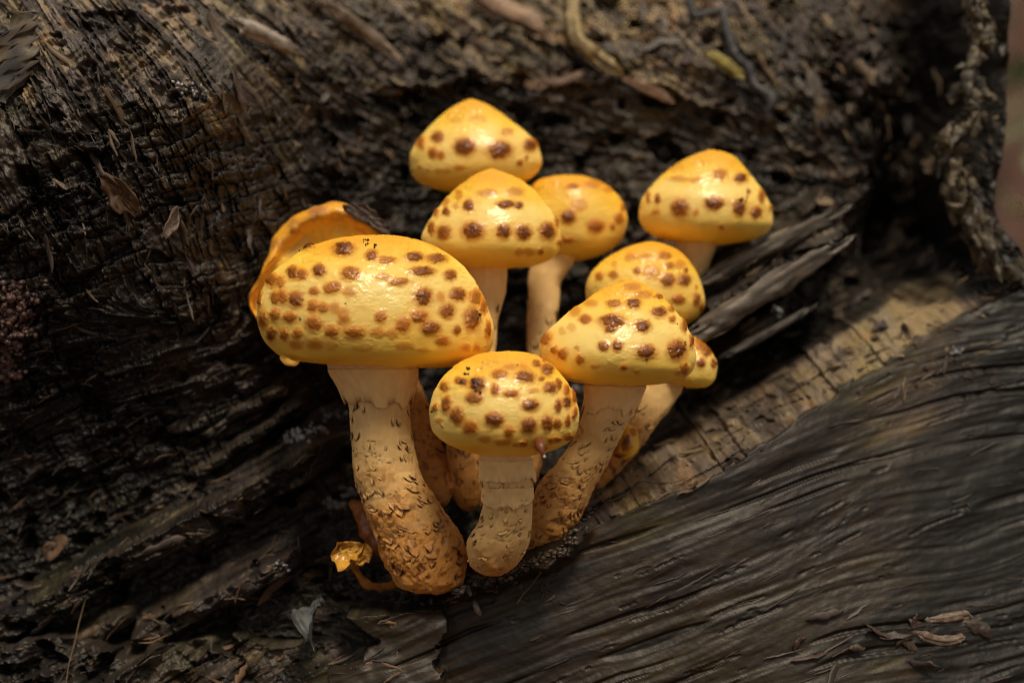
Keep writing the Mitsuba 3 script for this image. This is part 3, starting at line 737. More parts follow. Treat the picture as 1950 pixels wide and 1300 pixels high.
MARK_6 = zoomed([(355,300,52,50,1),(335,385,50,35,.8),(165,420,32,50,.8),(95,440,18,25,.65),(230,490,45,50,.75),(310,560,45,45,.7),(460,515,58,45,.9),(465,330,25,35,.7),(565,355,48,25,.7),(650,250,62,35,.85),(490,235,50,30,.5),(700,335,35,12,.4),(680,425,55,38,.92),(805,320,42,35,.85),(850,430,25,38,.85),(905,405,28,38,.9),(670,550,48,48,.9),(785,535,35,50,.85),(845,540,30,32,.8),(550,590,30,38,.65),(910,520,20,38,.7),(955,475,15,40,.7),(850,635,30,20,.62),(925,625,30,25,.55),(640,660,28,20,.7),(745,680,40,25,.97),(510,650,50,22,.45),(400,635,35,22,.35),(150,310,30,30,.5),(240,275,25,25,.55),(275,280,20,22,.9),(720,170,28,22,.75),(785,205,40,40,.8),(855,295,20,35,.75),(905,335,20,35,.7),(950,370,18,45,.7),(750,265,18,15,.59),(560,190,40,20,.35),(640,190,30,25,.3),(120,520,20,20,.3),(135,555,8,8,.6),(805,640,15,20,.5),(590,670,20,15,.4),(770,140,15,20,.7)], 800, 640, 3.25)

M = []


def mushroom(label):
    k = numbered('spotted_mushroom')
    return tag(k, label, 'mushroom', GROUP)


# 1: the largest, front left
m = mushroom('largest mushroom, wide yellow cap with many brown spots on a thick stem at the left')
C1, k1, F1 = build_cap(m, [(740,447),(690,448),(640,455),(590,470),(550,495),(515,525),(497,560),(490,600),(500,640),(520,665),(545,682),(600,690),(700,696),(768,698)],
    [(740,447),(790,455),(840,475),(880,505),(910,545),(930,590),(940,630),(935,660),(915,680),(880,692),(830,698),(769,699)], 0.0, MARK_1, .80, 101, top=.24)
B1, s1 = build_stem(m, [(620,684),(628,710),(648,745),(664,775),(668,830),(673,900),(690,960),(715,1020),(735,1080),(765,1120),(818,1130)],
    [(797,684),(795,710),(790,740),(781,775),(786,830),(800,900),(830,950),(865,1000),(890,1050),(884,1105),(820,1131)], -.002, .004, 111, .75, 80, .85, low=.55)
build_ring(m, B1, .035, .165, .0006, 5, .5, .75)
# 6: front, small, on the middle stem
m = mushroom('round thickly spotted mushroom at the front, on the short pale stem with torn rings')
C6, k6, F6 = build_cap(m, [(965,668),(920,672),(875,690),(845,715),(825,750),(817,785),(822,815),(845,840),(880,855),(930,867),(965,870)],
    [(965,668),(1010,672),(1045,690),(1075,720),(1095,755),(1103,790),(1100,815),(1085,840),(1050,857),(1010,867),(966,871)], -.022, MARK_6, .9, 106, top=.28)
B6, s6 = build_stem(m, [(912,858),(914,890),(917,930),(918,960),(912,990),(899,1012),(889,1040),(894,1075),(915,1092),(944,1096)],
    [(1014,858),(1014,890),(1014,930),(1014,960),(1013,990),(1011,1018),(1004,1044),(991,1066),(970,1086),(945,1097)], -.022, -.006, 116, .95, 44, .9, spots=.6, low=.85)
build_ring(m, B6, .06, .20, .0006, 6, .5, .3)
build_ring(m, B6, .25, .36, .0004, 7, .8, .35)
# 7: right front
m = mushroom('large conical yellow mushroom at the right front, leaning on a long slanting stem')
C7, k7, F7 = build_cap(m, [(1195,530),(1150,548),(1110,575),(1070,605),(1040,635),(1027,665),(1035,695),(1060,715),(1100,728),(1160,733)],
    [(1195,530),(1235,545),(1270,575),(1300,610),(1318,645),(1325,680),(1318,705),(1290,722),(1240,731),(1161,734)], -.002, MARK_7, .9, 107, top=.3)
B7, s7 = build_stem(m, [(1115,722),(1112,760),(1105,800),(1082,850),(1055,885),(1030,915),(1010,950),(996,1000),(990,1040),(1000,1066)],
    [(1232,722),(1222,755),(1205,790),(1180,835),(1155,885),(1130,932),(1105,985),(1072,1030),(1035,1056),(1002,1067)], .0, .012, 117, .85, 56, .8, low=.65)
build_ring(m, B7, .03, .15, .0004, 8, 1.0, .2)
# 4: upper centre, in front of 3
m = mushroom('conical yellow mushroom in the upper middle, overlapping the topmost one')
C4, k4, F4 = build_cap(m, [(935,321),(900,335),(865,362),(840,390),(815,425),(803,455),(808,475),(830,490),(870,505),(920,511)],
    [(935,321),(970,332),(1010,355),(1040,390),(1060,420),(1068,450),(1065,475),(1045,495),(1000,508),(921,512)], .034, MARK_4, .9, 104, top=.3)
B4, s4 = build_stem(m, [(885,500),(882,560),(876,620),(868,700),(858,780),(850,850),(856,910),(866,955),(890,975)],
    [(967,500),(962,555),(950,610),(942,700),(936,780),(930,850),(930,910),(925,955),(892,976)], .036, .022, 114, .8, 30, .85, low=.55)
# 3: topmost
m = mushroom('topmost yellow mushroom, with two dark square scales on its cap')
C3, k3, F3 = build_cap(m, [(897,188),(860,205),(820,240),(795,270),(780,300),(782,325),(795,345),(820,355),(850,361),(900,365)],
    [(897,188),(935,203),(980,235),(1010,260),(1027,285),(1032,310),(1022,330),(1000,347),(960,360),(901,366)], .066, MARK_3, .85, 103, top=.3)
build_stem(m, [(878,355),(872,450),(866,560),(862,680),(860,800),(866,900),(890,930)], [(940,355),(936,450),(930,560),(924,680),(918,800),(915,900),(892,931)], .070, .045, 113, .4, 4, .9)
# 5: right of 4
m = mushroom('glossy golden mushroom with a flattish cap, tucked behind the conical one in the upper middle')
C5, k5, F5 = build_cap(m, [(1095,333),(1050,336),(1018,347),(1000,375),(988,410),(990,445),(1010,475),(1050,492),(1085,496)],
    [(1095,333),(1140,345),(1170,365),(1190,395),(1195,420),(1188,450),(1165,475),(1130,490),(1086,497)], .066, MARK_5, .85, 105, top=.4, warm=.3)
B5, s5 = build_stem(m, [(1015,485),(1008,520),(1006,560),(1004,610),(1003,660),(1000,740),(985,830),(970,910),(990,940)],
    [(1096,485),(1084,515),(1068,545),(1063,590),(1056,650),(1050,740),(1040,830),(1025,910),(992,941)], .064, .036, 115, .7, 26, .85, low=.7)
# 9: far right
m = mushroom('solitary yellow mushroom at the upper right, standing apart from the others')
C9, k9, F9 = build_cap(m, [(1353,284),(1310,300),(1270,325),(1240,355),(1220,385),(1217,410),(1228,435),(1255,452),(1300,462),(1350,464)],
    [(1353,284),(1395,297),(1430,335),(1455,370),(1469,400),(1470,425),(1455,445),(1420,458),(1370,464),(1351,465)], .058, MARK_9, .9, 109, top=.3)
build_stem(m, [(1285,452),(1290,480),(1295,510),(1280,560),(1250,620),(1220,700),(1235,730)], [(1367,452),(1360,480),(1346,520),(1330,560),(1300,620),(1270,700),(1237,731)], .060, .056, 119, .45, 4, .9)
# 8: behind 7
m = mushroom('rounded yellow mushroom half hidden behind the large conical one at the right front')
C8, k8, F8 = build_cap(m, [(1235,460),(1190,472),(1150,495),(1125,520),(1115,550),(1120,585),(1145,610),(1180,625),(1220,632)],
    [(1235,460),(1280,470),(1315,500),(1335,540),(1342,575),(1332,600),(1312,615),(1275,628),(1221,633)], .046, MARK_8, .85, 108, top=.35, warm=.25)
build_stem(m, [(1190,620),(1180,700),(1160,780),(1130,860),(1130,890)], [(1255,620),(1240,700),(1215,780),(1175,860),(1132,891)], .05, .04, 118, .4, 3, .9)
# 10: small, right
m = mushroom('small tilted mushroom peeping out at the lower right edge of the large conical cap')
C10, k10, F10 = build_cap(m, [(1300,628),(1275,640),(1255,665),(1250,695),(1262,720),(1285,732),(1305,736)],
    [(1300,628),(1328,645),(1350,665),(1366,695),(1362,720),(1342,736),(1306,737)], .034, MARK_10, .9, 110, top=.3, size=.7)
B10, s10 = build_stem(m, [(1228,725),(1205,775),(1180,830),(1150,880),(1125,920),(1130,940)], [(1303,730),(1283,770),(1252,808),(1218,858),(1178,900),(1132,941)], .036, .03, 120, .4, 26, .8, low=.4)


# ------------------------------------------------------------------ the old, turned-up mushroom and the small fungi
def loop_line(pts, n):
    p = np.vstack([pts, pts[:1]]).astype(float)
    s = np.concatenate([[0], np.cumsum(np.linalg.norm(np.diff(p, axis=0), axis=1))])
    u = np.linspace(0, s[-1], n, endpoint=False)
    q = np.stack([np.interp(u, s, p[:, k]) for k in (0, 1)], 1)
    for _ in range(6):
        q = (np.roll(q, 1, 0) + 2 * q + np.roll(q, -1, 0)) / 4
    return q


def build_dish(key, pts, ctr, Y, seed):
    """A cap tilted back so that its hollow underside faces the camera, with a rolled, torn margin."""
    n = 170
    rimp = loop_line(np.array(pts, float), n)
    an = np.arange(n) / n * 2 * np.pi
    jag = fbm(np.stack([np.cos(an), np.sin(an), an * 0], 1), 2.2, 4, seed) - .5
    prof = [(0.02, 7), (.15, 6.8), (.3, 6), (.45, 5), (.58, 3.5), (.68, 2), (.74, .8), (.78, -.5), (.82, -2.8), (.87, -4.0), (.92, -3.6), (.96, -1.8), (.99, 1.2), (1.0, 4), (.97, 9), (.9, 14), (.75, 20), (.5, 25), (.25, 27), (.02, 28)]
    P_, C_ = [], []
    for k, (q, y) in enumerate(prof):
        qq = q * (1 + .16 * jag * (q > .6))
        upw = ss(-.1, -.75, (rimp - ctr)[:, 1] / np.linalg.norm(rimp - ctr, axis=1))
        if k < 14:
            qq = np.where(qq > .6, 1 - (1 - qq) * (.12 + .85 * upw), qq * (1 - .4 * (.05 - .95 * (upw - .789))))
        xy = np.array(ctr) + (rimp - ctr) * qq[:, None]
        v = at(xy[:, 0], xy[:, 1], Y + y / 1000 + .008 * jag * (q > .6))
        g = fbm(v, 260, 3, seed + 1)
        inner = np.array((0.84, 0.54, 0.07)) * (1 + .3 * (g - .5))[:, None]
        outer = mixc((0.74, 0.36, 0.03), (0.42, 0.17, 0.05), ss(.45, .7, g))
        e = 1.0 if k > 9 else ss(.70, .80, q)
        P_.append(v); C_.append(inner * (1 - e) + outer * e)
    P_ = np.array(P_)
    nn = np.cross(np.gradient(P_, axis=0), np.roll(P_, -1, 1) - np.roll(P_, 1, 1))
    nn /= np.maximum(np.linalg.norm(nn, axis=-1, keepdims=True), 1e-12)
    P_ += nn * (.0022 * (fbm(P_, 150, 4, seed + 2) - .5))[..., None]
    return add('cap', P_.reshape(-1, 3), grid_faces(len(prof), n, True), 'cap_skin', np.vstack(C_), key)


m = mushroom('old orange mushroom with an upturned torn cap showing its hollow underside, behind the largest mushroom')
build_dish(m, [(476, 588), (472, 562), (490, 535), (505, 495), (525, 455), (560, 418), (596, 394), (630, 386), (665, 393), (705, 408), (735, 440), (738, 490), (700, 570), (620, 625), (530, 630), (490, 612)], (635, 545), .036, 131)
build_stem(m, [(640, 560), (690, 640), (735, 720), (765, 790), (785, 860), (800, 930), (815, 985)], [(720, 560), (760, 640), (795, 720), (822, 790), (848, 860), (866, 930), (818, 986)], .060, .020, 132, .2, 6, .9, spots=.8, low=.4)


def tube(path, radii, Ys, n=60, sides=18, rough=.3, seed=0, flat=1.0, scale=300):
    """A tapering, uneven round body along photo positions at given depths."""
    p = np.array(path, float)
    pts = at(p[:, 0], p[:, 1], np.broadcast_to(Ys, (len(p),)))
    s = np.concatenate([[0], np.cumsum(np.linalg.norm(np.diff(pts, axis=0), axis=1))])
    u = np.linspace(0, s[-1], n)
    c_ = PchipInterpolator(s, pts)(u)
    r = np.interp(u, s, np.array(radii, float) * K)
    t_ = np.gradient(c_, axis=0); t_ /= np.linalg.norm(t_, axis=1, keepdims=True)
    a_ = np.cross(t_, [0, 1, 0]); a_ /= np.maximum(np.linalg.norm(a_, axis=1, keepdims=True), 1e-9)
    b_ = np.cross(t_, a_)
    an = np.linspace(0, 2 * np.pi, sides, endpoint=False)
    d = np.cos(an)[None, :, None] * a_[:, None] + flat * np.sin(an)[None, :, None] * b_[:, None]
    e = np.minimum(1, np.minimum(np.arange(n), np.arange(n)[::-1]) / 2.5 + .15)
    v = c_[:, None] + d * (r * e)[:, None, None]
    v = v + d * ((fbm(v, scale, 3, seed) - .5) * 2 * rough * r[:, None])[..., None]
    v = v.reshape(-1, 3)
    k = np.arange(sides)
    f = np.vstack([grid_faces(n, sides, True), np.stack([k, (k + 1) % sides, k * 0 + n * sides], 1), np.stack([(n - 1) * sides + (k + 1) % sides, (n - 1) * sides + k, k * 0 + n * sides + 1], 1)])
    return np.vstack([v, c_[:1], c_[-1:]]), f


def strip(path, radii, Ys, seed, n=70, sides=16, flat=.6, rough=.25):
    """A torn strip of wood: ribbed along its length, each rib ending at its own place."""
    g = np.random.default_rng(seed)
    v, f = tube(path, radii, Ys, n, sides, rough, seed, flat, 260)
    core = v[:-2].reshape(n, sides, 3)
    ctr = core.mean(1, keepdims=True)
    rib = 1 + g.uniform(-.42, .42, sides)[None] + .18 * gaussian_filter(g.normal(size=(n, sides)), (4, .4)) * 3
    e0, e1 = g.uniform(0, .22, sides), g.uniform(0, .22, sides)
    z = np.linspace(0, 1, n)[:, None]
    end = np.clip(np.minimum((z - e0) / .03, (1 - e1 - z) / .03), .12, 1)
    core = ctr + (core - ctr) * (rib * end)[..., None]
    st = np.repeat(g.uniform(.55, 1.35, sides)[None], n, 0) * (1 + .5 * gaussian_filter(g.normal(size=(n, sides)), (3, .5)))
    return np.vstack([core.reshape(-1, 3), core[0].mean(0)[None], core[-1].mean(0)[None]]), f, np.concatenate([st.ravel(), [1, 1]])


def tint(v, c1, c2, scale=400, seed=0):
    return mixc(c1, c2, ss(.35, .65, fbm(v, scale, 3, seed)))


w = tag('withered_mushroom', 'shrivelled orange mushroom curled beside the foot of the largest stem', 'mushroom')
_g = np.random.default_rng(77)
for cx, cy, L, W, ry, rz, cu in ((660, 1052, 66, 44, .5, .5, .7), (690, 1056, 44, 34, -.5, -.7, .6), (664, 1068, 34, 24, .2, 1.2, .5)):
    v, f = flake(_g, L * K, W * K, .0012, cu, 22, 6)
    v = v + (fbm(v, 260, 3, int(L))[:, None] - .5) * np.array([.002, .002, .007])
    c1_, s1_ = math.cos(rz), math.sin(rz)
    v = np.stack([v[:, 0] * c1_ - v[:, 1] * s1_, -v[:, 2] + ry * v[:, 1], v[:, 0] * s1_ + v[:, 1] * c1_], -1)
    v = v * [1, 1, -1] if ry < 0 else v
    add('cap', v + at(cx, cy, .008), f, 'cap_skin', tint(v, (0.62, 0.33, 0.035), (0.36, 0.14, 0.02), 300), w)
v, f = tube([(672, 1055), (678, 1085), (694, 1108), (722, 1118), (752, 1112), (772, 1100)], [6, 8, 9, 9, 8, 6], [.014, .014, .014, .016, .018, .02], 60, 18, .9, 2, .6)
add('stem', v, f, 'stem_skin', tint(v, (0.40, 0.16, 0.02), (0.26, 0.09, 0.015)), w)
w = tag('withered_mushroom_001', 'dark reddish orange shrivelled lobe pressed against the left side of the largest stem', 'mushroom')
used['withered_mushroom'] = 1
v, f = tube([(668, 955), (690, 975), (706, 1005), (726, 1040), (742, 1060)], [8, 20, 24, 22, 10], [.03, .026, .024, .022, .02], 50, 22, .4, 3)
add('cap', v, f, 'cap_skin', tint(v, (0.34, 0.11, 0.015), (0.22, 0.06, 0.012)), w)
w = tag('mushroom_bud', 'small orange mushroom bud with dark brown spots between the two slanting stems on the right', 'mushroom')
build_cap(w, [(1192, 806), (1178, 812), (1166, 828), (1162, 848), (1170, 866), (1188, 872)], [(1192, 806), (1206, 811), (1216, 826), (1217, 846), (1208, 864), (1189, 873)], .016,
          [(1172, 845, 9, 15, .95), (1192, 843, 9, 17, .97), (1206, 822, 6, 8, .6), (1180, 866, 12, 6, .8)], .8, 141, size=.5, warm=.6, top=.95)

# ------------------------------------------------------------------ things lying on the log or caught on the mushrooms
def lump(g, r, n=1):
    import trimesh
    s = trimesh.creation.icosphere(subdivisions=n)
    v = np.array(s.vertices) * g.uniform(.6, 1.3, 3)
    v = v * (1 + .5 * (fbm(v + g.uniform(0, 50, 3), 1.6, 2) - .5))[:, None]
    return v * r, np.array(s.faces)


pile = Join()
g = np.random.default_rng(70)
for _ in range(420):
    px, py = (g.normal(30, 24), g.uniform(535, 640)) if g.uniform() < .7 else (g.normal(12, 14), g.uniform(630, 720))
    v, f = lump(g, g.uniform(3.2, 6.5) * K)
    p_, _, n_, _ = surf(px, py)
    pile.add(v + p_ + n_ * g.uniform(0, 2.5) * K * 3, f, np.array((0.075, 0.042, 0.036)) * g.uniform(.5, 1.6))
add('frass', *pile.get()[:2], 'crumb', pile.get()[2])
tag('frass', 'pile of small purplish brown granules on the log at the left edge', 'debris', kind='stuff')

crumbs = Join()
for b, find, pts in ((C1, F1, [(713, 470, 5), (699, 463, 5), (694, 459, 4), (660, 576, 3), (572, 607, 3), (823, 624, 4), (911, 606, 6), (905, 597, 5), (585, 470, 4), (600, 473, 3), (566, 468, 4), (682, 512, 2), (636, 540, 2)]),
                     (C6, F6, [(893, 704, 5), (891, 712, 4), (904, 728, 7), (911, 735, 8), (906, 742, 6), (1079, 763, 5), (1084, 772, 3), (1059, 748, 3), (985, 696, 3), (920, 692, 3), (880, 727, 4), (824, 781, 4), (940, 690, 2), (918, 701, 2)]),
                     (C9, F9, [(1354, 389, 5), (1412, 383, 6), (1416, 377, 5), (1410, 390, 4)]), (C7, F7, [(1305, 655, 4), (1232, 684, 3), (1291, 618, 2), (1222, 645, 2)]),
                     (C4, F4, [(958, 436, 3), (901, 330, 3)]), (C10, F10, [(1362, 692, 5)])):
    for x, y, r in pts:
        for _ in range(3 if r > 3 else 1):
            q = find(np.array([x + g.normal() * r * .5]), np.array([y + g.normal() * r * .5]))
            p_ = b.sample(b.P, q)[0]; n_ = b.sample(b.N, q)[0]
            v, f = lump(g, r * K * g.uniform(.35, .6))
            crumbs.add(v + p_ + n_ * r * K * .35, f, np.array((0.012, 0.009, 0.007)) * g.uniform(.6, 2.5))
add('soil_crumb', *crumbs.get()[:2], 'crumb', crumbs.get()[2])
tag('soil_crumb', 'tiny black crumbs of soil stuck on the wet mushroom caps', 'debris', kind='stuff')


def thing(name, label, cat, v, f, col, bsdf='chip_wood', group=None):
    k = add(name, v, f, bsdf, col)
    return tag(k, label, cat, group)


def on_log(path, lift):
    return [surf(x, y)[0][1] - lift for x, y in path]


def twig(name, label, cat, path, radii, lift, c1, c2, seed, rough=.35, n=60, flat=1.0):
    Y = on_log(path, lift)
    Y = np.minimum(np.array(Y), np.interp(np.linspace(0, 1, len(Y)), [0, 1], [Y[0], Y[-1]]) + .006)
    if cat == 'bark' or name == 'branch_stub':
        v, f, st = strip(path, radii, Y, seed, n, 16, flat, rough)
        return thing(name, label, cat, v, f, np.clip(tint(v, c1, c2, 500, seed) * st[:, None], 0, 1))
    v, f = tube(path, radii, Y, n, 14, rough, seed, flat)
    return thing(name, label, cat, v, f, tint(v, c1, c2, 500, seed))


twig('branch_stub', 'pale yellowish bent twig standing on the crumbly slope at the top centre', 'twig', [(1090, -60), (1088, 20), (1096, 70), (1130, 105), (1165, 130), (1195, 150)], [19, 18, 20, 17, 14, 8], .012, (0.30, 0.23, 0.11), (0.17, 0.13, 0.065), 81, .45)
twig('bark_strip', 'long tan strip of bare wood slanting from the top edge, left of the bent twig', 'bark', [(890, -30), (950, 15), (1010, 42), (1060, 75)], [14, 22, 20, 9], .008, (0.30, 0.20, 0.13), (0.18, 0.12, 0.08), 82, .3, 60, .5)
twig('dark_twig', 'thin blackish curved twig running down the upper right slope', 'twig', [(1310, -10), (1325, 30), (1375, 20), (1385, 60), (1400, 105), (1425, 130), (1440, 165), (1470, 185), (1460, 215)], [9, 10, 7, 9, 10, 13, 11, 13, 8], .008, (0.022, 0.022, 0.026), (0.05, 0.05, 0.055), 83, .4, 80)
twig('leaf_strip', 'greenish yellow sliver lying beside the dark curved twig', 'bark', [(1335, 98), (1362, 110), (1395, 130), (1418, 155)], [5, 11, 12, 5], .010, (0.30, 0.26, 0.06), (0.18, 0.15, 0.05), 84, .3, 40, .45)
twig('bark_strip', 'pale grey torn sliver of wood jutting from the upper left edge of the hollow', 'bark', [(430, 28), (465, 50), (510, 70), (550, 92), (588, 108)], [10, 17, 16, 12, 3], .006, (0.36, 0.32, 0.28), (0.20, 0.17, 0.15), 85, .45, 60, .45)
twig('bark_strip', 'thin brown strip of wood along the upper rim, right of the topmost cap', 'bark', [(1010, 150), (1060, 158), (1110, 140), (1130, 132)], [5, 8, 8, 5], .008, (0.14, 0.085, 0.06), (0.09, 0.055, 0.045), 86, .3, 40, .6)
twig('bark_strip', 'reddish tan splinter lying on the rim above the solitary mushroom', 'bark', [(1185, 150), (1225, 165), (1265, 185), (1290, 197)], [6, 11, 10, 4], .008, (0.26, 0.16, 0.10), (0.15, 0.095, 0.06), 87, .3, 40, .5)
twig('bark_strip', 'long brown streaked strip of wood sloping towards the topmost cap', 'bark', [(600, -20), (650, 30), (700, 70), (745, 105), (770, 125)], [14, 17, 16, 12, 6], .006, (0.20, 0.15, 0.11), (0.11, 0.08, 0.06), 88, .35, 60, .5)
twig('grass_stalk', 'thin dry grass stalk crossing the wood at the lower left', 'grass', [(168, 1130), (160, 1150), (145, 1210), (130, 1270), (125, 1310)], [1.0, 1.3, 1.2, 1.1, 1], .004, (0.12, 0.085, 0.04), (0.08, 0.055, 0.03), 89, .1, 40)
twig('grass_stalk', 'thin greenish moss stalk rising from the wood right below the middle stem', 'grass', [(1040, 1072), (1015, 1110), (990, 1140), (985, 1150)], [1.3, 1.5, 1.5, 2.6], .004, (0.07, 0.07, 0.025), (0.10, 0.095, 0.03), 90, .1, 30)
twig('wood_sliver', 'short pale pinkish sliver standing on the dark wood below the two front stems', 'bark', [(903, 1143), (908, 1158), (916, 1172)], [3, 4.5, 3], .004, (0.26, 0.20, 0.18), (0.2, 0.15, 0.13), 91, .2, 20)
for i, (path, r, lab) in enumerate((([(1760, 1180), (1800, 1178), (1835, 1172), (1858, 1176)], [5, 9, 10, 7], 'pale pinkish broken chip of wood near the lower right corner, upper of two'), ([(1735, 1200), (1760, 1212), (1800, 1220), (1840, 1212)], [4, 8, 8, 5], 'tan curved chip of wood near the lower right corner, lower of two'))):
    twig('wood_chip', lab, 'bark', path, r, .010, (0.17, 0.13, 0.10), (0.08, 0.055, 0.04), 92 + i, .5, 40, .6)

g = np.random.default_rng(95)
v, f = flake(g, 88 * P, 44 * P, .0008, .5, 24, 6)
thing('bark_flake', 'orange brown crumpled flake of bark hanging on the left wall', 'bark', put(v, 232, 362, math.radians(15), .1, .004), f, tint(v, (0.12, 0.068, 0.034), (0.06, 0.036, 0.02), 600))
v, f = flake(g, 62 * P, 22 * P, .0006, .6, 22, 5)
thing('bark_flake', 'small pale grey flake of wood below the orange brown flake on the left wall', 'bark', put(v, 318, 415, math.radians(-40), .1, .004), f, tint(v, (0.30, 0.25, 0.22), (0.16, 0.13, 0.11), 600))
v, f = splinter(g, 150 * P, 70 * P, 14 * P, .04, 22, 14)
v = v + (fbm(v, 300, 3, 9)[:, None] - .5) * np.array([.003, .003, .004])
thing('bark_flake', 'dark grey plate of bark at the upper left corner', 'bark', put(v, 45, 110, math.radians(-15), -.1, .004), f, tint(v, (0.045, 0.043, 0.045), (0.10, 0.08, 0.05), 250))
v, f = flake(g, 100 * K, 38 * K, .0022, .25, 26, 6)
v = v @ np.array([[math.cos(.52), 0, -math.sin(.52)], [0, 0.3, 1], [0, -1, 0.3]])
thing('bark_piece', 'dark brown strip of bark resting on the rim of the old upturned cap', 'bark', v + at(700, 414, .030), f, tint(v, (0.03, 0.02, 0.015), (0.085, 0.055, 0.042), 500))

# damp crumbs of rotten wood packed round the feet of the stems
J = Join()
for (x0_, y0_, x1_, y1_, n_) in ((728, 1075, 770, 1125, 40), (770, 1122, 885, 1112, 70), (885, 1098, 940, 1100, 40), (940, 1100, 1000, 1066, 50), (1000, 1070, 1080, 1035, 50), (690, 960, 735, 1080, 24), (1080, 1030, 1150, 930, 30)):
    for _ in range(n_):
        u_ = g.uniform()
        px, py = x0_ + (x1_ - x0_) * u_ + g.normal() * 5, y0_ + (y1_ - y0_) * u_ + abs(g.normal()) * 7
        v, f = lump(g, g.uniform(2.0, 6.5) * K)
        p_, _, nn_, _ = surf(px, py)
        J.add(v * [1.3, 1, .8] + p_ + nn_ * g.uniform(.5, 3) * K, f, np.array((0.035, 0.025, 0.017)) * g.uniform(.5, 2.2))
k = add('crumbs', *J.get()[:2], 'crumb', J.get()[2], LOG)
tag(k, kind='stuff')

# a withered leaf at the bottom
u, w_ = np.meshgrid(np.linspace(0, 1, 26), np.linspace(-1, 1, 15), indexing='ij')
hw = np.sin(np.pi * np.clip(u, .02, .98)) ** .75 * (1 - .35 * u) * 30 * P
lf = np.stack([(u - .5) * 150 * P, w_ * hw, .006 * np.abs(w_) ** 1.5 * (1 - u) + .004 * np.sin(u * 5) + .0010 * (fbm(np.stack([u * 40, w_ * 8, u * 0], -1), .5) - .5) * 4 - .0007 * np.exp(-(w_ / .08) ** 2)], -1).reshape(-1, 3)
lc = mixc((0.085, 0.095, 0.102), (0.04, 0.042, 0.04), ss(.35, .7, fbm(lf, 260, 3, 5))) * (1 - .3 * np.exp(-(w_.reshape(-1, 1) / .06) ** 2))
lv = np.vstack([lf, lf - [0, 0, .0003]]); n_ = len(lf)
fc = grid_faces(26, 15)
thing('dry_leaf', 'grey withered leaf lying among wood chips at the bottom left', 'leaf', put(lv, 632, 1252, math.radians(80), .25, .017), np.vstack([fc, fc[:, ::-1] + n_]), np.vstack([lc, lc]))

# white mould
for (px, py, n_, r, sp) in ((566, 830, 26, 6, 14), (597, 818, 14, 5, 9), (628, 790, 16, 5, 10), (640, 962, 26, 6, 13), (668, 938, 20, 7, 12), (370, 172, 22, 4, 10), (338, 158, 9, 4, 7), (385, 185, 10, 4, 6), (1478, 592, 12, 5, 7), (1098, 745, 10, 6, 8), (975, 615, 8, 5, 7), (1820, 668, 10, 4, 8), (535, 1080, 14, 3, 10)):
    J = Join()
    for _ in range(n_):
        v, f = lump(g, g.uniform(.5, 1.1) * r * K)
        p_, _, nn_, _ = surf(px + g.normal() * sp, py + g.normal() * sp * .5)
        J.add(v + p_ + nn_ * r * K * .5, f, np.array((0.27, 0.28, 0.29)) * g.uniform(.6, 1.3))
    add('mould_patch', *J.get()[:2], 'chip_wood', J.get()[2], LOG)

# the knobbly rim of bark on the right: overlapping torn plates
g = np.random.default_rng(210)
spine = np.array([(1880, -60), (1862, 20), (1866, 80), (1842, 130), (1856, 200), (1826, 260), (1814, 320), (1826, 370), (1852, 430), (1890, 485), (1945, 540), (2000, 610)], float)
for q in range(84):
    u_ = g.uniform(0, len(spine) - 1.01)
    k0 = int(u_)
    dv = spine[k0 + 1] - spine[k0]
    side = g.uniform(-1, 1)
    x, y = spine[k0] + dv * (u_ - k0) + [18 * side, 0]
    L, W = g.uniform(40, 105) * P, g.uniform(12, 30) * P
    v, f = splinter(g, L, W, W * g.uniform(.45, .8), g.uniform(-.1, .2), 14, 9)
    v = v + (fbm(v, 420, 3, q)[:, None] - .5) * W * .7
    t_ = math.atan2(dv[1], dv[0]) + g.normal() * .3
    ax = np.array([math.cos(t_), g.normal() * .15, -math.sin(t_)]); ax /= np.linalg.norm(ax)
    nr = np.array([.5 * side, -1, 0.1 * g.normal()]); nr -= ax * (nr @ ax); nr /= np.linalg.norm(nr)
    v = at(x, y, .054 + .014 * side ** 2 + g.uniform(0, .01)) + v[:, :1] * ax + v[:, 1:2] * np.cross(nr, ax) + v[:, 2:] * nr
    add('bark_rim', v, f, 'rotten_wood', tint(v, np.array((0.13, 0.105, 0.062)) * g.uniform(.35, 1.1), (0.022, 0.018, 0.013), 330, q), LOG)
# straight ribs of sound wood left standing in the hollow on the right
for path, r, y0_, y1_, c1 in (([(1290, 560), (1380, 512), (1480, 462), (1625, 388)], [9, 14, 15, 10], .050, .060, (0.10, 0.085, 0.065)), ([(1270, 668), (1380, 602), (1490, 532), (1630, 446)], [14, 21, 20, 12], .036, .050, (0.10, 0.084, 0.068)),
                              ([(1350, 690), (1450, 640), (1560, 575)], [6, 9, 5], .046, .054, (0.07, 0.06, 0.05)), ([(1230, 600), (1330, 548), (1420, 505)], [6, 8, 5], .058, .062, (0.07, 0.058, 0.045))):
    v, f, sr = strip(path, r, np.linspace(y0_, y1_, len(path)), 280 + len(path), 120, 18, .8, .08)
    st = fbm(v @ np.array([[.88, 0, .47], [0, 1, 0], [-.47, 0, .88]]).T * [.08, 1, 1], 900, 3, 7)
    add('rib', v, f, 'rotten_wood', mixc(c1, np.array(c1) * .35, ss(.4, .62, st)) * sr[:, None], LOG)

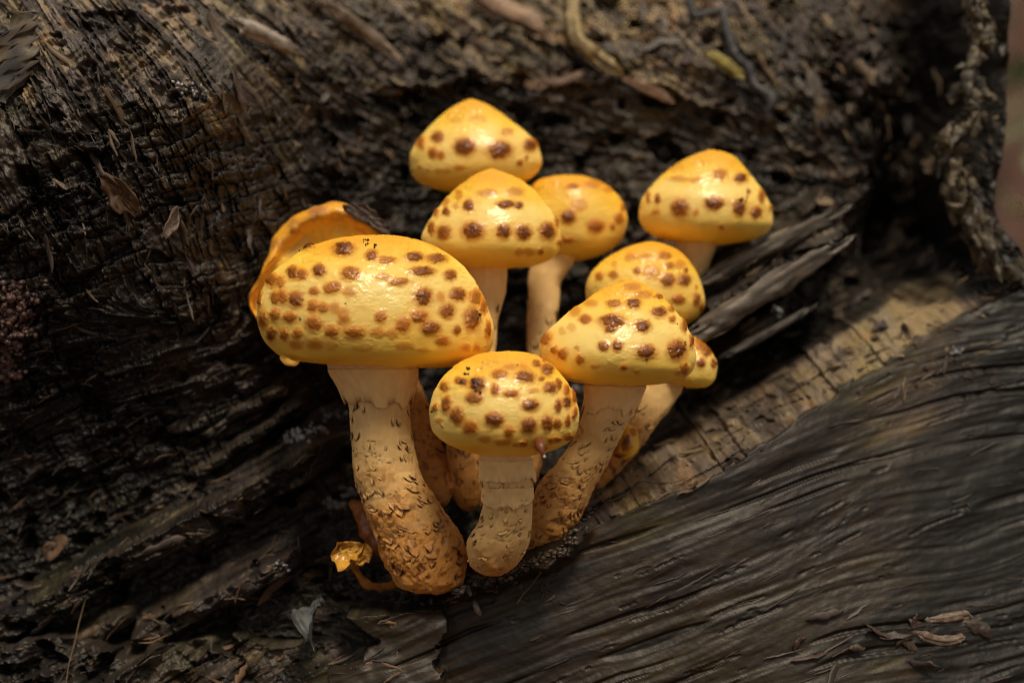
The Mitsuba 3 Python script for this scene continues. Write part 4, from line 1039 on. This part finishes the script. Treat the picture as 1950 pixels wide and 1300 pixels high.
# torn lips of the veil on the margins of the two left caps, and a drop-shaped scale on the front one
v, f = tube([(535, 676), (546, 688), (560, 692), (572, 684)], [4, 7, 6, 3], [-.012, -.016, -.018, -.016], 24, 12, .3, 290, .6)
add('veil_shred', v, f, 'cap_skin', tint(v, (0.80, 0.52, 0.10), (0.70, 0.38, 0.05)), k1)
v, f = tube([(1024, 838), (1030, 850), (1033, 862), (1036, 869)], [9, 8, 4, 2], [-.040, -.043, -.044, -.044], 24, 12, .25, 291, .8)
add('scale', v, f, 'scale_skin', tint(v, (0.16, 0.045, 0.012), (0.10, 0.028, 0.008)), k6)
v, f = tube([(1035, 866), (1038, 872)], [2.6, 2.0], -.044, 10, 10, .1, 292)
add('droplet', v, f, 'cap_skin', tint(v, (0.6, 0.5, 0.4), (0.5, 0.4, 0.3)), k6)

# ------------------------------------------------------------------ the forest floor and what stands behind the log
xs = np.linspace(-1, 1, 120); xs = np.sign(xs) * np.abs(xs) ** 2 * 14
X, Yg = np.meshgrid(xs, xs + 1.0, indexing='ij')
H = .20 + .45 * ss(.5, 5, Yg) + .9 * ss(5, 14, Yg) + .05 * (fbm(np.stack([X, Yg, X * 0], -1), 2.0, 4) - .5) * 2
add('ground', np.stack([X, Yg, H], -1).reshape(-1, 3), grid_faces(120, 120), 'soil')
tag('ground', 'brown forest floor behind the log', 'ground', kind='structure')


def tree(x, y, r, h, seed, label, c1, c2):
    k = numbered('tree'); tag(k, label, 'tree')
    z = np.linspace(0, 1, 90); an = np.linspace(0, 2 * np.pi, 64, endpoint=False)
    rr = r * (1 - .45 * z) + r * .5 * np.exp(-z * 18)
    d = np.stack([np.cos(an), np.sin(an), an * 0], -1)
    v = np.array([x, y, .25]) + d[None] * rr[:, None, None] + z[:, None, None] * np.array([.1, .05, h])
    v = v + d[None] * (.08 * r * (fbm(v * [1, 1, .2], 28, 4, seed) - .5) * 2)[..., None]
    add('trunk', v.reshape(-1, 3), grid_faces(90, 64, True), 'chip_wood', tint(v.reshape(-1, 3), c1, c2, 25, seed), k)


tree(.66, 1.25, .17, 4.5, 301, 'reddish brown blurred tree trunk behind the log at the right edge', (0.30, 0.17, 0.12), (0.19, 0.105, 0.075))
tree(-1.6, 3.2, .22, 6, 302, 'brown tree trunk hidden in the distance behind the log', (0.12, 0.08, 0.05), (0.08, 0.055, 0.04))
sh = tag('leafy_shrub', 'blurred green shrub behind the log at the upper right corner', 'shrub')
g = np.random.default_rng(400)
J = Join()
for _ in range(900):
    c0 = np.array([.62, .95, .70]) + g.normal(size=3) * [.13, .12, .13]
    a1 = g.normal(size=3); a1 /= np.linalg.norm(a1); a2 = np.cross(a1, g.normal(size=3)); a2 /= np.linalg.norm(a2)
    L = g.uniform(.018, .035)
    v = np.array([c0 - a1 * L, c0 + a2 * L * .45, c0 + a1 * L, c0 - a2 * L * .45, c0 + np.cross(a1, a2) * L * .12])
    J.add(v, [[0, 1, 4], [1, 2, 4], [2, 3, 4], [3, 0, 4]], np.array((0.22, 0.27, 0.14)) * g.uniform(.6, 1.4))
add('foliage', *J.get()[:2], 'chip_wood', J.get()[2], sh, smooth=False)
J = Join()
for q in range(14):
    p0, p1 = np.array([.62 + g.normal() * .02, .97, .2]), np.array([.62, .95, .72]) + g.normal(size=3) * .1
    z = np.linspace(0, 1, 8)[:, None]; an = np.linspace(0, 2 * np.pi, 6, endpoint=False)
    v = (p0 + (p1 - p0) * z)[:, None] + np.stack([np.cos(an), np.sin(an), an * 0], -1)[None] * (.004 * (1 - .6 * z))[..., None]
    J.add(v.reshape(-1, 3), grid_faces(8, 6, True), np.array((0.08, 0.055, 0.035)))
add('stem', *J.get()[:2], 'chip_wood', J.get()[2], sh)
